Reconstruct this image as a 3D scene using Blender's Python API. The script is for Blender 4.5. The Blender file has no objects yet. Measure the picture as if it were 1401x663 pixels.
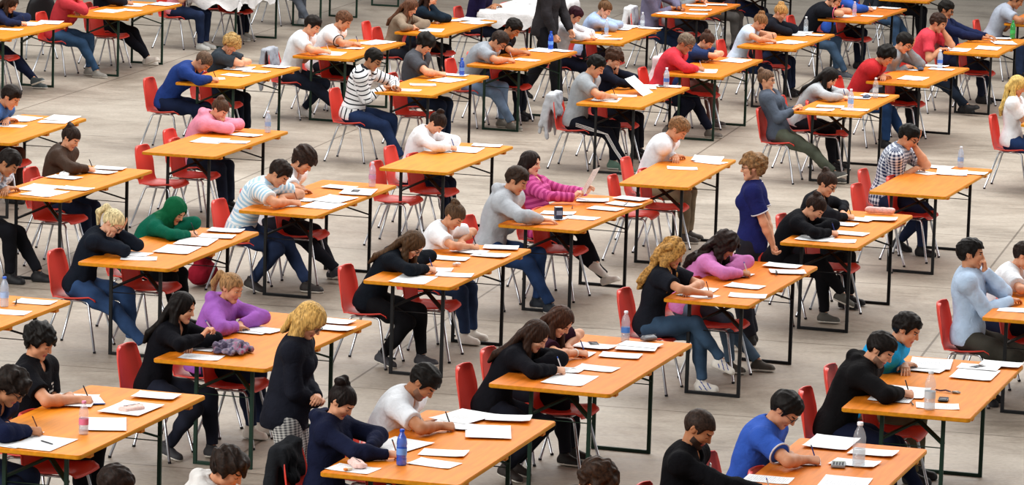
import bpy, bmesh, random, time
import numpy as np
from math import *
from mathutils import Vector, Matrix
SC=bpy.context.scene; COL=SC.collection
random.seed(7)
# ---------------------------------------------------------------- materials
def lin(h):
    if not isinstance(h,str): return tuple(h)
    h=h.lstrip('#'); o=[]
    for i in (0,2,4):
        c=int(h[i:i+2],16)/255; o.append(c/12.92 if c<=.04045 else ((c+.055)/1.055)**2.4)
    return tuple(o)
MC={}
def newmat(name):
    m=bpy.data.materials.new(name); m.use_nodes=True; nt=m.node_tree; return m,nt,nt.nodes['Principled BSDF']
def N(nt,t,**k):
    n=nt.nodes.new(t)
    for a,b in k.items():
        if a in n.inputs: n.inputs[a].default_value=b
        else: setattr(n,a,b)
    return n
def ramp(nt,stops):
    r=nt.nodes.new('ShaderNodeValToRGB'); e=r.color_ramp.elements
    while len(e)<len(stops): e.new(.5)
    for x,(pos,c) in zip(e,stops): x.position=pos; x.color=(*c,1)
    return r
def sh(c,f): return tuple(min(1,x*f) for x in c)
def fabric(hexc,rough=.85,scale=60,var=.08,bump=.25):
    key=('fab',hexc,scale,var)
    if key in MC: return MC[key]
    c=lin(hexc); m,nt,b=newmat('fabric'); L=nt.links.new
    tc=N(nt,'ShaderNodeTexCoord'); n=N(nt,'ShaderNodeTexNoise',Scale=9.,Detail=4.); n2=N(nt,'ShaderNodeTexNoise',Scale=float(scale*6),Detail=2.)
    L(tc.outputs['Object'],n.inputs['Vector']); L(tc.outputs['Object'],n2.inputs['Vector'])
    r=ramp(nt,[(.3,sh(c,1-var*1.6)),(.7,sh(c,1+var))]); L(n.outputs['Fac'],r.inputs['Fac']); L(r.outputs['Color'],b.inputs['Base Color'])
    bu=N(nt,'ShaderNodeBump',Strength=bump,Distance=.004); L(n2.outputs['Fac'],bu.inputs['Height'])
    n3=N(nt,'ShaderNodeTexNoise',Scale=16.,Detail=2.,Distortion=1.2); L(tc.outputs['Object'],n3.inputs['Vector']); b2=N(nt,'ShaderNodeBump',Strength=.35,Distance=.025); L(n3.outputs['Fac'],b2.inputs['Height']); L(bu.outputs['Normal'],b2.inputs['Normal']); L(b2.outputs['Normal'],b.inputs['Normal'])
    b.inputs['Roughness'].default_value=rough; b.inputs['Specular IOR Level'].default_value=.12
    MC[key]=m; return m
def jeans(hexc):
    key=('jean',hexc)
    if key in MC: return MC[key]
    c=lin(hexc); m,nt,b=newmat('trouser_cloth'); L=nt.links.new
    tc=N(nt,'ShaderNodeTexCoord'); n=N(nt,'ShaderNodeTexNoise',Scale=6.,Detail=5.); n2=N(nt,'ShaderNodeTexNoise',Scale=300.)
    L(tc.outputs['Object'],n.inputs['Vector']); L(tc.outputs['Object'],n2.inputs['Vector'])
    r=ramp(nt,[(.3,sh(c,.65)),(.75,sh(c,1.35))]); L(n.outputs['Fac'],r.inputs['Fac']); L(r.outputs['Color'],b.inputs['Base Color'])
    bu=N(nt,'ShaderNodeBump',Strength=.25,Distance=.004); L(n2.outputs['Fac'],bu.inputs['Height']); L(bu.outputs['Normal'],b.inputs['Normal'])
    b.inputs['Roughness'].default_value=.9; b.inputs['Specular IOR Level'].default_value=.2
    MC[key]=m; return m
def patterned(base,line,mode,period,duty=.5):
    """stripes across or checks along the cloth, from the mesh's own 'weave' coordinates"""
    key=('pat',base,line,mode,period,duty)
    if key in MC: return MC[key]
    m,nt,b=newmat('patterned_fabric'); L=nt.links.new
    at=N(nt,'ShaderNodeAttribute',attribute_name='weave'); sp=N(nt,'ShaderNodeSeparateXYZ'); L(at.outputs['Vector'],sp.inputs[0])
    def band(sock):
        d=N(nt,'ShaderNodeMath',operation='DIVIDE'); d.inputs[1].default_value=period; L(sock,d.inputs[0])
        f=N(nt,'ShaderNodeMath',operation='FRACT'); L(d.outputs[0],f.inputs[0])
        g=N(nt,'ShaderNodeMath',operation='LESS_THAN'); g.inputs[1].default_value=duty; L(f.outputs[0],g.inputs[0]); return g.outputs[0]
    fac=band(sp.outputs[0])
    if mode=='plaid':
        f2=band(sp.outputs[1]); a=N(nt,'ShaderNodeMath',operation='ADD'); L(fac,a.inputs[0]); L(f2,a.inputs[1])
        h=N(nt,'ShaderNodeMath',operation='MULTIPLY'); h.inputs[1].default_value=.5; L(a.outputs[0],h.inputs[0]); fac=h.outputs[0]
    mx=N(nt,'ShaderNodeMix',data_type='RGBA'); L(fac,mx.inputs[0]); mx.inputs[6].default_value=(*lin(base),1); mx.inputs[7].default_value=(*lin(line),1)
    L(mx.outputs[2],b.inputs['Base Color']); b.inputs['Roughness'].default_value=.85; b.inputs['Specular IOR Level'].default_value=.25
    MC[key]=m; return m
def plain(name,hexc,rough=.5,metal=0.,spec=.5,coat=0.,noise=0.,scale=8.,bump=0.,**kw):
    key=(name,hexc,rough,metal)
    if key in MC: return MC[key]
    c=lin(hexc); m,nt,b=newmat(name); L=nt.links.new
    b.inputs['Base Color'].default_value=(*c,1); b.inputs['Roughness'].default_value=rough; b.inputs['Metallic'].default_value=metal; b.inputs['Specular IOR Level'].default_value=spec; b.inputs['Coat Weight'].default_value=coat
    if noise or bump:
        tc=N(nt,'ShaderNodeTexCoord'); n=N(nt,'ShaderNodeTexNoise',Scale=scale,Detail=4.); L(tc.outputs['Object'],n.inputs['Vector'])
        if noise:
            r=ramp(nt,[(.3,sh(c,1-noise)),(.7,sh(c,1+noise))]); L(n.outputs['Fac'],r.inputs['Fac']); L(r.outputs['Color'],b.inputs['Base Color'])
        if bump:
            bu=N(nt,'ShaderNodeBump',Strength=bump,Distance=.003); L(n.outputs['Fac'],bu.inputs['Height']); L(bu.outputs['Normal'],b.inputs['Normal'])
    MC[key]=m; return m
SKIN=['#d9a283','#cb9474','#b37f5e','#e0ae92']
def skin(i): return plain('skin',SKIN[i],rough=.5,spec=.35,noise=.07,scale=25.)
def hairmat(hexc,curl=False):
    key=('hair',hexc,curl)
    if key in MC: return MC[key]
    c=lin(hexc); m,nt,b=newmat('hair'); L=nt.links.new
    tc=N(nt,'ShaderNodeTexCoord'); mp=N(nt,'ShaderNodeMapping'); mp.inputs['Scale'].default_value=(1,1,.18) if not curl else (1,1,1); L(tc.outputs['Object'],mp.inputs['Vector'])
    n=N(nt,'ShaderNodeTexNoise',Scale=95. if not curl else 60.,Detail=3.); L(mp.outputs[0],n.inputs['Vector'])
    r=ramp(nt,[(.3,sh(c,.4)),(.7,sh(c,1.35))]); L(n.outputs['Fac'],r.inputs['Fac']); L(r.outputs['Color'],b.inputs['Base Color'])
    bu=N(nt,'ShaderNodeBump',Strength=.5,Distance=.006); L(n.outputs['Fac'],bu.inputs['Height']); L(bu.outputs['Normal'],b.inputs['Normal'])
    b.inputs['Roughness'].default_value=.55; b.inputs['Specular IOR Level'].default_value=.22
    MC[key]=m; return m
# ---------------------------------------------------------------- objects
def tag(o,label=None,cat=None,group=None,kind=None):
    if label: o['label']=label
    if cat: o['category']=cat
    if group: o['group']=group
    if kind: o['kind']=kind
    return o
def link(name,me,parent=None,mats=()):
    o=bpy.data.objects.new(name,me); COL.objects.link(o)
    if parent is not None: o.parent=parent
    if me is not None:
        for m in mats: me.materials.append(m)
    return o
def empty(name,loc,rz=0):
    o=bpy.data.objects.new(name,None); COL.objects.link(o); o.location=loc; o.rotation_euler=(0,0,rz); o.empty_display_size=.1; return o
def kids(o): return KIDS.get(o.name,[])
KIDS={}
def reg(o):
    if o.parent: KIDS.setdefault(o.parent.name,[]).append(o)
    return o
def copy_tree(o,parent=None):
    c=o.copy(); COL.objects.link(c); c.parent=parent
    for k in kids(o):
        reg(copy_tree(k,c))
    return c
def part(name,bm,m,parent,smooth=True,weld=False):
    me=bpy.data.meshes.new(name); bm.normal_update(); bm.to_mesh(me); bm.free()
    if smooth: me.shade_smooth()
    return reg(link(name,me,parent,m if isinstance(m,(list,tuple)) else [m]))
def autosharp(me,ang=40):
    try: me.set_sharp_from_angle(angle=radians(ang))
    except Exception: pass
# bmesh shapes
def box(bm,x0,x1,y0,y1,z0,z1,bev=0.,seg=2,M=None,mi=0):
    r=bmesh.ops.create_cube(bm,size=1.); vs=r['verts']
    for v in vs: v.co=Vector(((x0+x1)/2+v.co.x*(x1-x0),(y0+y1)/2+v.co.y*(y1-y0),(z0+z1)/2+v.co.z*(z1-z0)))
    fs={f for v in vs for f in v.link_faces}
    for f in fs: f.material_index=mi
    if bev>0:
        es={e for v in vs for e in v.link_edges}
        b=bmesh.ops.bevel(bm,geom=list(es),offset=bev,segments=seg,affect='EDGES',profile=.5)
        vs=list({v for f in b['faces'] for v in f.verts}|{v for v in vs if v.is_valid})
    if M is not None: bmesh.ops.transform(bm,matrix=M,verts=[v for v in vs if v.is_valid])
def tube(bm,pts,r,seg=8,cap=True,mi=0):
    pts=[Vector(p) for p in pts]; n=len(pts); rs=r if isinstance(r,(list,tuple)) else [r]*n; rings=[]
    up=None
    for i,p in enumerate(pts):
        t=((pts[min(i+1,n-1)]-pts[max(i-1,0)])).normalized()
        if up is None:
            up=Vector((0,0,1)) if abs(t.z)<.9 else Vector((1,0,0))
        a=t.cross(up).normalized(); b=a.cross(t).normalized(); up=b
        rings.append([bm.verts.new(p+(a*cos(2*pi*k/seg)+b*sin(2*pi*k/seg))*rs[i]) for k in range(seg)])
    for i in range(n-1):
        for k in range(seg):
            f=bm.faces.new((rings[i][k],rings[i][(k+1)%seg],rings[i+1][(k+1)%seg],rings[i+1][k])); f.material_index=mi
    if cap:
        for rr in (rings[0],rings[-1][::-1]):
            f=bm.faces.new(rr); f.material_index=mi
def bar(bm,a,b,w,h,mi=0):
    """flat rectangular bar from a to b, w across, h in height"""
    a=Vector(a);b=Vector(b);t=(b-a).normalized(); up=Vector((0,0,1)) if abs(t.z)<.95 else Vector((1,0,0)); s=t.cross(up).normalized(); u=s.cross(t).normalized()
    q=[]
    for p in (a,b): q.append([bm.verts.new(p+s*(w/2*x)+u*(h/2*y)) for x,y in ((-1,-1),(1,-1),(1,1),(-1,1))])
    for k in range(4): bm.faces.new((q[0][k],q[0][(k+1)%4],q[1][(k+1)%4],q[1][k])).material_index=mi
    bm.faces.new(q[0][::-1]); bm.faces.new(q[1])
def lathe(bm,prof,seg=16,mi=0,z0=0):
    rings=[]
    for r,z in prof: rings.append([bm.verts.new((r*cos(2*pi*k/seg),r*sin(2*pi*k/seg),z+z0)) for k in range(seg)])
    for i in range(len(rings)-1):
        for k in range(seg): bm.faces.new((rings[i][k],rings[i][(k+1)%seg],rings[i+1][(k+1)%seg],rings[i+1][k])).material_index=mi
    bm.faces.new(rings[0][::-1]).material_index=mi; bm.faces.new(rings[-1]).material_index=mi
# ---------------------------------------------------------------- implicit surfaces
def axis(lo,hi,c,fine):
    a=[lo]; x=lo
    while x<hi:
        st=c
        for f0,f1,fs in fine:
            if f0<=x<=f1: st=min(st,fs)
            elif x<f0 and x+st>f0: st=min(st,max(f0-x,fs))
        x+=st; a.append(x)
    return np.array(a,np.float32)
class Field:
    def __init__(s,xs,ys,zs):
        s.x,s.y,s.z=xs,ys,zs; s.D=np.full((len(xs),len(ys),len(zs)),.2,np.float32)
    def sub(s,lo,hi):
        sl=[]
        for a,l,h in zip((s.x,s.y,s.z),lo,hi):
            i=max(0,int(np.searchsorted(a,l))-1); j=min(len(a),int(np.searchsorted(a,h))+1); 
            if j<=i: return None
            sl.append(slice(i,j))
        return tuple(sl)
    def pts(s,sl): return s.x[sl[0]][:,None,None],s.y[sl[1]][None,:,None],s.z[sl[2]][None,None,:]
    def add(s,pr,off=0.,clip=(),kmul=1.,sub=False,noise=None):
        t=pr[0]; k=pr[-1]*kmul
        if t=='rc':
            a,b,ra,rb=np.asarray(pr[1],float),np.asarray(pr[2],float),pr[3]+off,pr[4]+off; m=max(ra,rb)+k+.02
            lo=np.minimum(a,b)-m; hi=np.maximum(a,b)+m
        else:
            c=np.asarray(pr[1],float); r=np.asarray(pr[2],float)+off; Rm=pr[3]; m=k+.02
            ext=np.sqrt(((Rm*r[None,:])**2).sum(1)) if Rm is not None else r
            lo=c-ext-m; hi=c+ext+m
        sl=s.sub(lo,hi)
        if sl is None: return
        X,Y,Z=s.pts(sl)
        if t=='rc':
            d=b-a; L2=max(float(d@d),1e-9); h=np.clip(((X-a[0])*d[0]+(Y-a[1])*d[1]+(Z-a[2])*d[2])/L2,0,1)
            q=np.sqrt((X-a[0]-h*d[0])**2+(Y-a[1]-h*d[1])**2+(Z-a[2]-h*d[2])**2)-(ra+h*(rb-ra))
        else:
            x,y,z=X-c[0],Y-c[1],Z-c[2]
            if Rm is not None: x,y,z=(Rm[0,0]*x+Rm[1,0]*y+Rm[2,0]*z,Rm[0,1]*x+Rm[1,1]*y+Rm[2,1]*z,Rm[0,2]*x+Rm[1,2]*y+Rm[2,2]*z)
            k0=np.sqrt((x/r[0])**2+(y/r[1])**2+(z/r[2])**2); k1=np.sqrt((x/r[0]**2)**2+(y/r[1]**2)**2+(z/r[2]**2)**2)+1e-6
            q=k0*(k0-1)/k1
        for pt,n in clip: q=np.maximum(q,(X-pt[0])*n[0]+(Y-pt[1])*n[1]+(Z-pt[2])*n[2])
        D=s.D[sl]
        if sub:
            h=np.clip(.5-.5*(q+D)/k,0,1); s.D[sl]=D*(1-h)-q*h+k*h*(1-h)
        else:
            h=np.clip(.5+.5*(q-D)/k,0,1); s.D[sl]=q*(1-h)+D*h-k*h*(1-h)
    def cut(s,fn):
        X,Y,Z=s.x[:,None,None],s.y[None,:,None],s.z[None,None,:]; s.D=np.maximum(s.D,fn(X,Y,Z)).astype(np.float32)
    def wrinkle(s,amp,seed,f=(18,40)):
        rs=np.random.RandomState(seed); m=np.abs(s.D)<.04; i,j,k=np.nonzero(m); p=np.stack([s.x[i],s.y[j],s.z[k]],1); w=0
        for q in range(5):
            d=rs.randn(3); d/=np.linalg.norm(d); w=w+np.sin(p@d*rs.uniform(*f)+rs.uniform(0,6)+1.5*np.sin(p@rs.randn(3)*12))
        s.D[m]+=(w*amp/3).astype(np.float32)
    def mesh(s):
        D=s.D; D[0]=D[-1]=.1; D[:,0]=D[:,-1]=.1; D[:,:,0]=D[:,:,-1]=.1
        S=D<0; c=np.zeros(tuple(n-1 for n in S.shape),np.int8)
        for a in (0,1):
            for b in (0,1):
                for e in (0,1): c+=S[a:a+c.shape[0],b:b+c.shape[1],e:e+c.shape[2]]
        act=(c>0)&(c<8); I=np.argwhere(act); n=len(I); idm=np.full(c.shape,-1,np.int32); idm[act]=np.arange(n)
        acc=np.zeros((n,3)); cnt=np.zeros(n); i,j,k=I.T
        cs=[(a,b,e) for a in (0,1) for b in (0,1) for e in (0,1)]
        val={q:D[i+q[0],j+q[1],k+q[2]] for q in cs}
        for q in cs:
            for ax in range(3):
                if q[ax]==0:
                    r=list(q); r[ax]=1; r=tuple(r); da,db=val[q],val[r]; m=(da<0)!=(db<0); t=np.where(m,da/np.where(m,da-db,1),0)
                    P=np.stack([s.x[i+q[0]],s.y[j+q[1]],s.z[k+q[2]]],1).astype(float); Q=np.stack([s.x[i+r[0]],s.y[j+r[1]],s.z[k+r[2]]],1)
                    P+= (Q-P)*t[:,None]; acc+=P*m[:,None]; cnt+=m
        v=acc/cnt[:,None]; fs=[]
        for ax in range(3):
            sa=[slice(1,-1)]*3; sb=[slice(1,-1)]*3; sa[ax]=slice(0,-1); sb[ax]=slice(1,None)
            A=S[tuple(sa)]; m=A!=S[tuple(sb)]; E=np.argwhere(m); ins=A[m]
            if not len(E): continue
            o=np.ones(3,int); o[ax]=0; E=E+o; u,w=(ax+1)%3,(ax+2)%3
            def cell(du,dw):
                Q=E.copy(); Q[:,u]-=du; Q[:,w]-=dw; return idm[Q[:,0],Q[:,1],Q[:,2]]
            q=np.stack([cell(1,1),cell(0,1),cell(0,0),cell(1,0)],1); q[~ins]=q[~ins][:,::-1]; fs.append(q)
        return v,np.concatenate(fs) if fs else np.zeros((0,4),int)
def npmesh(name,v,f):
    me=bpy.data.meshes.new(name); n=len(f)
    me.vertices.add(len(v)); me.vertices.foreach_set('co',np.ascontiguousarray(v,np.float32).ravel())
    me.loops.add(n*4); me.loops.foreach_set('vertex_index',np.ascontiguousarray(f,np.int32).ravel())
    me.polygons.add(n); me.polygons.foreach_set('loop_start',np.arange(0,n*4,4,dtype=np.int32))
    try: me.polygons.foreach_set('loop_total',np.full(n,4,np.int32))
    except Exception: pass
    me.update(calc_edges=True); me.shade_smooth(); return me

V=lambda *a:np.array(a,float)
def unit(v): return v/(np.linalg.norm(v)+1e-9)
def dv(a): return V(sin(a),0,cos(a))
def rotz(a): c,s=cos(a),sin(a); return np.array([[c,-s,0],[s,c,0],[0,0,1.]])
def rotx(a): c,s=cos(a),sin(a); return np.array([[1.,0,0],[0,c,-s],[0,s,c]])
def roty(a): c,s=cos(a),sin(a); return np.array([[c,0,s],[0,1.,0],[-s,0,c]])
TZ=0.80
def ik(S,W,l1,l2,pole,pen=None):
    d=W-S; D=np.linalg.norm(d)
    if D>(l1+l2)*.985: W=S+d/D*(l1+l2)*.985; d=W-S; D=np.linalg.norm(d)
    if D<abs(l1-l2)+.04: D=abs(l1-l2)+.04
    u=unit(d); a=(l1*l1-l2*l2+D*D)/(2*D); h=sqrt(max(l1*l1-a*a,1e-6))
    p=unit(pole-u*np.dot(pole,u)); q=np.cross(u,p)
    best=None
    for i in range(24):
        t=2*pi*i/24; E=S+u*a+h*(p*cos(t)+q*sin(t))
        c=(1-cos(t))*1.0+(pen(E) if pen else 0)
        if best is None or c<best[0]: best=(c,E)
    return best[1],W
def pose(P):
    """joint positions of one figure; x faces forward, y to its left, z up, origin on the floor under the pelvis"""
    s=P['s']; f=P['sex']=='f'; J={}
    st=P.get('stand',0); L=radians(P['lean']); tw=radians(P.get('tw',0)); sl=radians(P.get('sl',0))
    pel=V(0,0,.95*s if st else .437+.095*s); J['pel']=pel
    R=rotz(tw)@rotx(-sl)
    c1,c2,c3=(.55,1.1,1.5) if not st and L>0 else (.6,1,1.2)
    spine=[V(0,0,0),.17*s*dv(L*c1)]; spine.append(spine[1]+.2*s*dv(L*c2)); spine.append(spine[2]+.16*s*dv(L*c3))
    sp=[pel+rotz(tw*i/3)@rotx(-sl)@p for i,p in enumerate(spine)]; J['sp']=sp
    hp=radians(P['hp']); na=.5*L*c3+.6*hp if not st else .55*L*1.2+.45*hp
    nb=sp[3]; J['Hc']=Hc=nb+R@(.165*s*dv(na))+V(.01,0,0)
    HR=rotz(tw+radians(P.get('hy',0)))@rotx(-sl-radians(P.get('hr',0)))@roty(hp); J['HR']=HR
    sw=(.165 if f else .19)*s; J['hip']=[];J['sh']=[];J['el']=[];J['wr']=[];J['kn']=[];J['an']=[];J['ft']=[];J['hd']=[]
    up=unit(sp[3]-sp[2]); TR=rotz(tw)@rotx(-sl)@roty(L*1.2); J['TR']=TR
    ed=P.get('gap',.22)
    for side,sg in (('R',-1),('L',1)):
        mode=P[side]; fwd=.0
        S=sp[3]-up*.045*s+TR@V(.0,sg*sw,0)
        if st==0: S=S+V(.03,0,-.01)
        sd=V(0,sg,0); pole=V(-.35,.75*sg,-.6); hd=None;pn=V(0,0,-1.)
        if isinstance(mode,tuple):
            W=V(*mode[:3]); hd=unit(V(*mode[3:6])) if len(mode)>=6 else None
            if len(mode)>=9: pn=unit(V(*mode[6:9]))
            if W[2]<.75 and not st: pole=V(-.8,.5*sg,-.2)
        elif mode=='w': W=V(max(ed+.21,S[0]+.27),sg*.10,TZ+.04); hd=unit(V(.88,-.42*sg,-.05)); pn=unit(V(.1,-.6*sg,-.8))
        elif mode=='w2': W=V(max(ed+.28,S[0]+.33),sg*.12,TZ+.04); hd=unit(V(.85,-.5*sg,-.05)); pn=unit(V(.1,-.6*sg,-.8))
        elif mode=='f': W=V(ed+.13+max(0,S[0]-ed)*.5,sg*.14,TZ+.04); hd=unit(V(.55,-.83*sg,-.06))
        elif mode=='x': W=V(ed+.12+max(0,S[0]-ed)*.5,sg*-.02,TZ+.045); hd=unit(V(.25,-.95*sg,-.03))
        elif mode=='e': W=V(ed+.33,sg*.12,TZ+.04); hd=unit(V(.95,-.3*sg,-.05))
        elif mode=='u': W=V(.24,sg*.1,.66); hd=unit(V(.85,-.4*sg,-.15)); pole=V(-.8,.5*sg,-.3)
        elif mode in 'chm':
            off={'c':V(.075,sg*.035,-.15),'h':V(.075,sg*.085,-.06),'m':V(.13,sg*.02,-.13)}[mode]
            W=Hc+HR@(off*s); hd=unit(HR@(V(.1,-.1*sg,1.) if mode!='m' else V(-.2,-.3*sg,1.))); pn=unit(HR@V(-1,-.4*sg,.1)); pole=V(.4,.3*sg,-1.)
        l1,l2=.285*s,.25*s
        def pen(E,sg=sg,mode=mode):
            c=0
            if st==0:
                if E[0]>ed-.04: c+=max(0,TZ+.055-E[2])*30
                if E[0]<ed-.04 and E[2]<.56: c+=1
            if sg*(E[1])<.10: c+=(.1-sg*E[1])*8
            return c
        E,W=ik(S,W,l1,l2,pole,pen)
        if hd is None: hd=unit(W-E)
        J['sh'].append(S);J['el'].append(E);J['wr'].append(W);J['hd'].append((hd,pn))
        # legs
        H=pel+rotz(tw*.3)@V(.02,sg*.088*s,-.01)
        lm=P['legs']; lm=lm[0 if sg<0 else 1] if isinstance(lm,(list,tuple)) else lm
        t1,t2=.42*s,.41*s; fz=.085; fd=V(1,sg*.12,0)
        if lm=='flat': A=V(.43,sg*.10,fz)
        elif lm=='tuck': A=V(.16,sg*.09,fz+.02); fd=V(.95,sg*.1,-.25)
        elif lm=='ext': A=V(.62,sg*.10,fz); 
        elif lm=='far': A=V(.76,sg*.09,fz+.01); fd=V(.9,sg*.2,.35)
        elif lm=='in': A=V(.40,-sg*.04,fz)
        elif lm=='over': A=V(.58,-sg*.12,.27); fd=V(.85,-sg*.25,-.35)
        elif lm=='wide': A=V(.38,sg*.22,fz); fd=V(1,sg*.3,0)
        elif lm=='st': A=V(-.02,sg*.09,fz)
        elif lm=='stf': A=V(.24,sg*.07,fz)
        elif lm=='stb': A=V(-.30,sg*.08,fz+.05); fd=V(.9,0,-.4)
        kp=V(.6,sg*.12,.9) if st==0 else V(1,0,.05)
        if lm=='over': kp=V(.6,-sg*.1,1.2)
        if lm=='wide': kp=V(.6,sg*.5,.8)
        K,A2=ik(H,A,t1,t2,kp)
        J['hip'].append(H);J['kn'].append(K);J['an'].append(A2);J['ft'].append(unit(fd))
    return J
# ---------------------------------------------------------------- people
def prims(P,J):
    s=P['s']; f=P['sex']=='f'; sp=J['sp']; TR=J['TR']; g={}
    def fr(a,b):
        u=unit(b-a); x=unit(np.cross(TR[:,1],u)); return np.stack([x,np.cross(u,x),u],1)
    f01,f12,f23=fr(sp[0],sp[1]),fr(sp[1],sp[2]),fr(sp[2],sp[3]); k=.05*s
    if f:
        T=[('el',sp[0]+V(-.01,0,-.0)*s,V(.118,.172,.11)*s,f01,k),('el',(sp[0]+sp[1])/2,V(.1,.145,.1)*s,f01,k),('el',sp[1]+f12[:,2]*.05*s,V(.092,.122,.11)*s,f12,k),
           ('el',sp[2]-f12[:,2]*.03*s,V(.105,.138,.13)*s,f12,k),('el',sp[2]+f23[:,2]*.06*s-f23[:,0]*.01,V(.092,.14,.11)*s,f23,k)]
        for y in (-1,1): T.append(('el',sp[2]+f12[:,2]*.015*s+f12[:,0]*.085*s+f12[:,1]*y*.065*s,V(.052,.055,.056)*s,f12,.03))
    else:
        T=[('el',sp[0]+V(-.01,0,0)*s,V(.115,.165,.11)*s,f01,k),('el',(sp[0]+sp[1])/2,V(.108,.148,.1)*s,f01,k),('el',sp[1]+f12[:,2]*.05*s,V(.105,.142,.12)*s,f12,k),
           ('el',sp[2]-f12[:,2]*.02*s,V(.118,.16,.14)*s,f12,k),('el',sp[2]+f23[:,2]*.07*s-f23[:,0]*.01,V(.1,.165,.11)*s,f23,k)]
    nb=sp[3]; rs=.058 if f else .068
    for S in J['sh']: T.append(('rc',nb-f23[:,2]*.05*s,S,.075*s,rs*s,.05)); T.append(('rc',nb+f23[:,2]*.0,S,.045*s,.05*s,.04))
    g['torso']=T
    g['neck']=[('rc',nb-f23[:,2]*.03*s,J['Hc']+J['HR']@V(-.025,0,-.03)*s,(.05 if f else .062)*s,(.045 if f else .056)*s,.03)]
    g['arm']=[]; g['hand']=[]; g['leg']=[]; g['foot']=[]
    q=.88 if f else 1.
    for i in range(2):
        S,E,W=J['sh'][i],J['el'][i],J['wr'][i]; d=unit(W-E)
        g['arm'].append([('rc',S,E,.053*s*q,.042*s*q,.02),('rc',E,E+(W-E)*.35,.042*s*q,.043*s*q,.02),('rc',E+(W-E)*.35,W,.043*s*q,.028*s*q,.02)])
        hd,pn=J['hd'][i]; g['hand'].append(hand(W,hd,pn,(-1,1)[i],P['R' if i==0 else 'L'],s*(.92 if f else 1.)))
        H,K,A=J['hip'][i],J['kn'][i],J['an'][i]; cd=unit(A-K); back=unit(np.cross(cd,V(0,1,0)))
        if back[0]>0: back=-back
        g['leg'].append([('rc',H,H+(K-H)*.5,.092*s,.079*s,.05),('rc',H+(K-H)*.5,K,.079*s,.058*s,.03),('rc',K,A,.056*s,.036*s,.03),('rc',K+(A-K)*.12+back*.012,K+(A-K)*.5+back*.012,.05*s,.044*s,.03)])
        F=J['ft'][i]; up=unit(V(0,0,1)-F*F[2]); 
        g['foot'].append([('rc',A-F*.03*s-up*.03*s,A+F*.12*s-up*.048*s,.034*s,.03*s,.03),('rc',A,A-up*.04*s,.036*s,.034*s,.02)])
    return g
def hand(W,d,pn,sg,mode,s):
    """palm, four unequal bent fingers and a thumb, as capsules; returns pen grip point too"""
    d=unit(d); n=unit(pn-d*np.dot(pn,d)); side=np.cross(n,d)*sg  # towards the thumb
    pr=[]
    K=W+d*.09*s
    for o,ra,rb in ((.026,.016,.0135),(.008,.017,.0135),(-.01,.0165,.0125),(-.026,.015,.0115)):
        pr.append(('rc',W+d*.012*s+side*o*.55*s,K+side*o*s-d*abs(o)*.25*s,ra*s,rb*s,.012))
    m=mode if isinstance(mode,str) else 'hold'
    curl={'w':(62,62,40),'w2':(62,62,40),'c':(75,85,50),'m':(70,80,45),'h':(12,18,15),'hold':(45,55,35),'u':(30,35,25)}.get(m,(16,22,14))
    ln=((.042,.026,.02),(.047,.029,.021),(.043,.027,.02),(.033,.021,.018))
    tips=[]
    for i,(o,l3) in enumerate(zip((.026,.008,-.01,-.026),ln)):
        p=K+side*o*s-d*abs(o)*.25*s; a=0; sp=unit(d+side*o*2.2*(.6 if m in('w','w2') else 1.2)); r=.0088*s
        for j,l in enumerate(l3):
            a+=radians(curl[j]*(1+.12*i if m in('w','w2','hold') else 1)); q=p+(sp*cos(a)+n*sin(a))*l*s
            pr.append(('rc',p,q,r,r*.9,.004)); p=q; r*=.9
        tips.append(p)
    b=W+d*.025*s+side*.024*s; td=unit(d*.72+side*.62+n*.25) if m not in ('w','w2','hold') else unit(d*.75+side*.3+n*.55)
    c=b+td*.045*s; pr.append(('rc',b,c,.0145*s,.0115*s,.008)); td2=unit(td*.8+d*.5-side*.25); pr.append(('rc',c,c+td2*.032*s,.0112*s,.0085*s,.005))
    return pr,(tips[0]+c+td2*.032*s)/2
def headprims(P,J):
    s=P['s']*(.97 if P['sex']=='f' else 1.0); Hc,R=J['Hc'],J['HR']; f=P['sex']=='f'
    def el(x,y,z,a,b,c,k,tilt=0): return ('el',Hc+R@(V(x,y,z)*s),V(a,b,c)*s,R@roty(tilt),k)
    def rc(p,q,a,b,k): return ('rc',Hc+R@(V(*p)*s),Hc+R@(V(*q)*s),a*s,b*s,k)
    L=[el(-.012,0,.022,.1,.077,.093,.02),el(.028,0,-.035,.062,.06,.07,.03),rc((.03,-.038,-.07),(.066,-.012,-.098),.026,.017,.02),rc((.03,.038,-.07),(.066,.012,-.098),.026,.017,.02),
       el(.07,0,-.1,.02,.02,.017,.02),el(.062,.036,-.022,.026,.022,.02,.02),el(.062,-.036,-.022,.026,.022,.02,.02),
       rc((.083,-.03,.022),(.083,.03,.022),.009,.009,.014),rc((.088,0,.008),(.106,0,-.028),.008,.0115,.01),rc((.09,.012,-.034),(.09,-.012,-.034),.0075,.0075,.008),
       rc((.086,-.014,-.06),(.086,.014,-.06),.0065,.0065,.006),rc((.083,-.011,-.07),(.083,.011,-.07),.0075,.0075,.006)]
    for y in (-1,1): L.append(el(-.012,y*.077,-.004,.02,.007,.031,.006,-.2)); L.append(rc((-.02,y*.083,.015),(-.025,y*.083,-.01),.006,.006,.006))
    S=[el(.087,y*.031,.003,.014,.016,.009,.008) for y in (-1,1)]
    A=[el(.076,y*.031,.001,.0125,.0135,.0115,.003) for y in (-1,1)]
    return L,S,A,s
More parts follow.
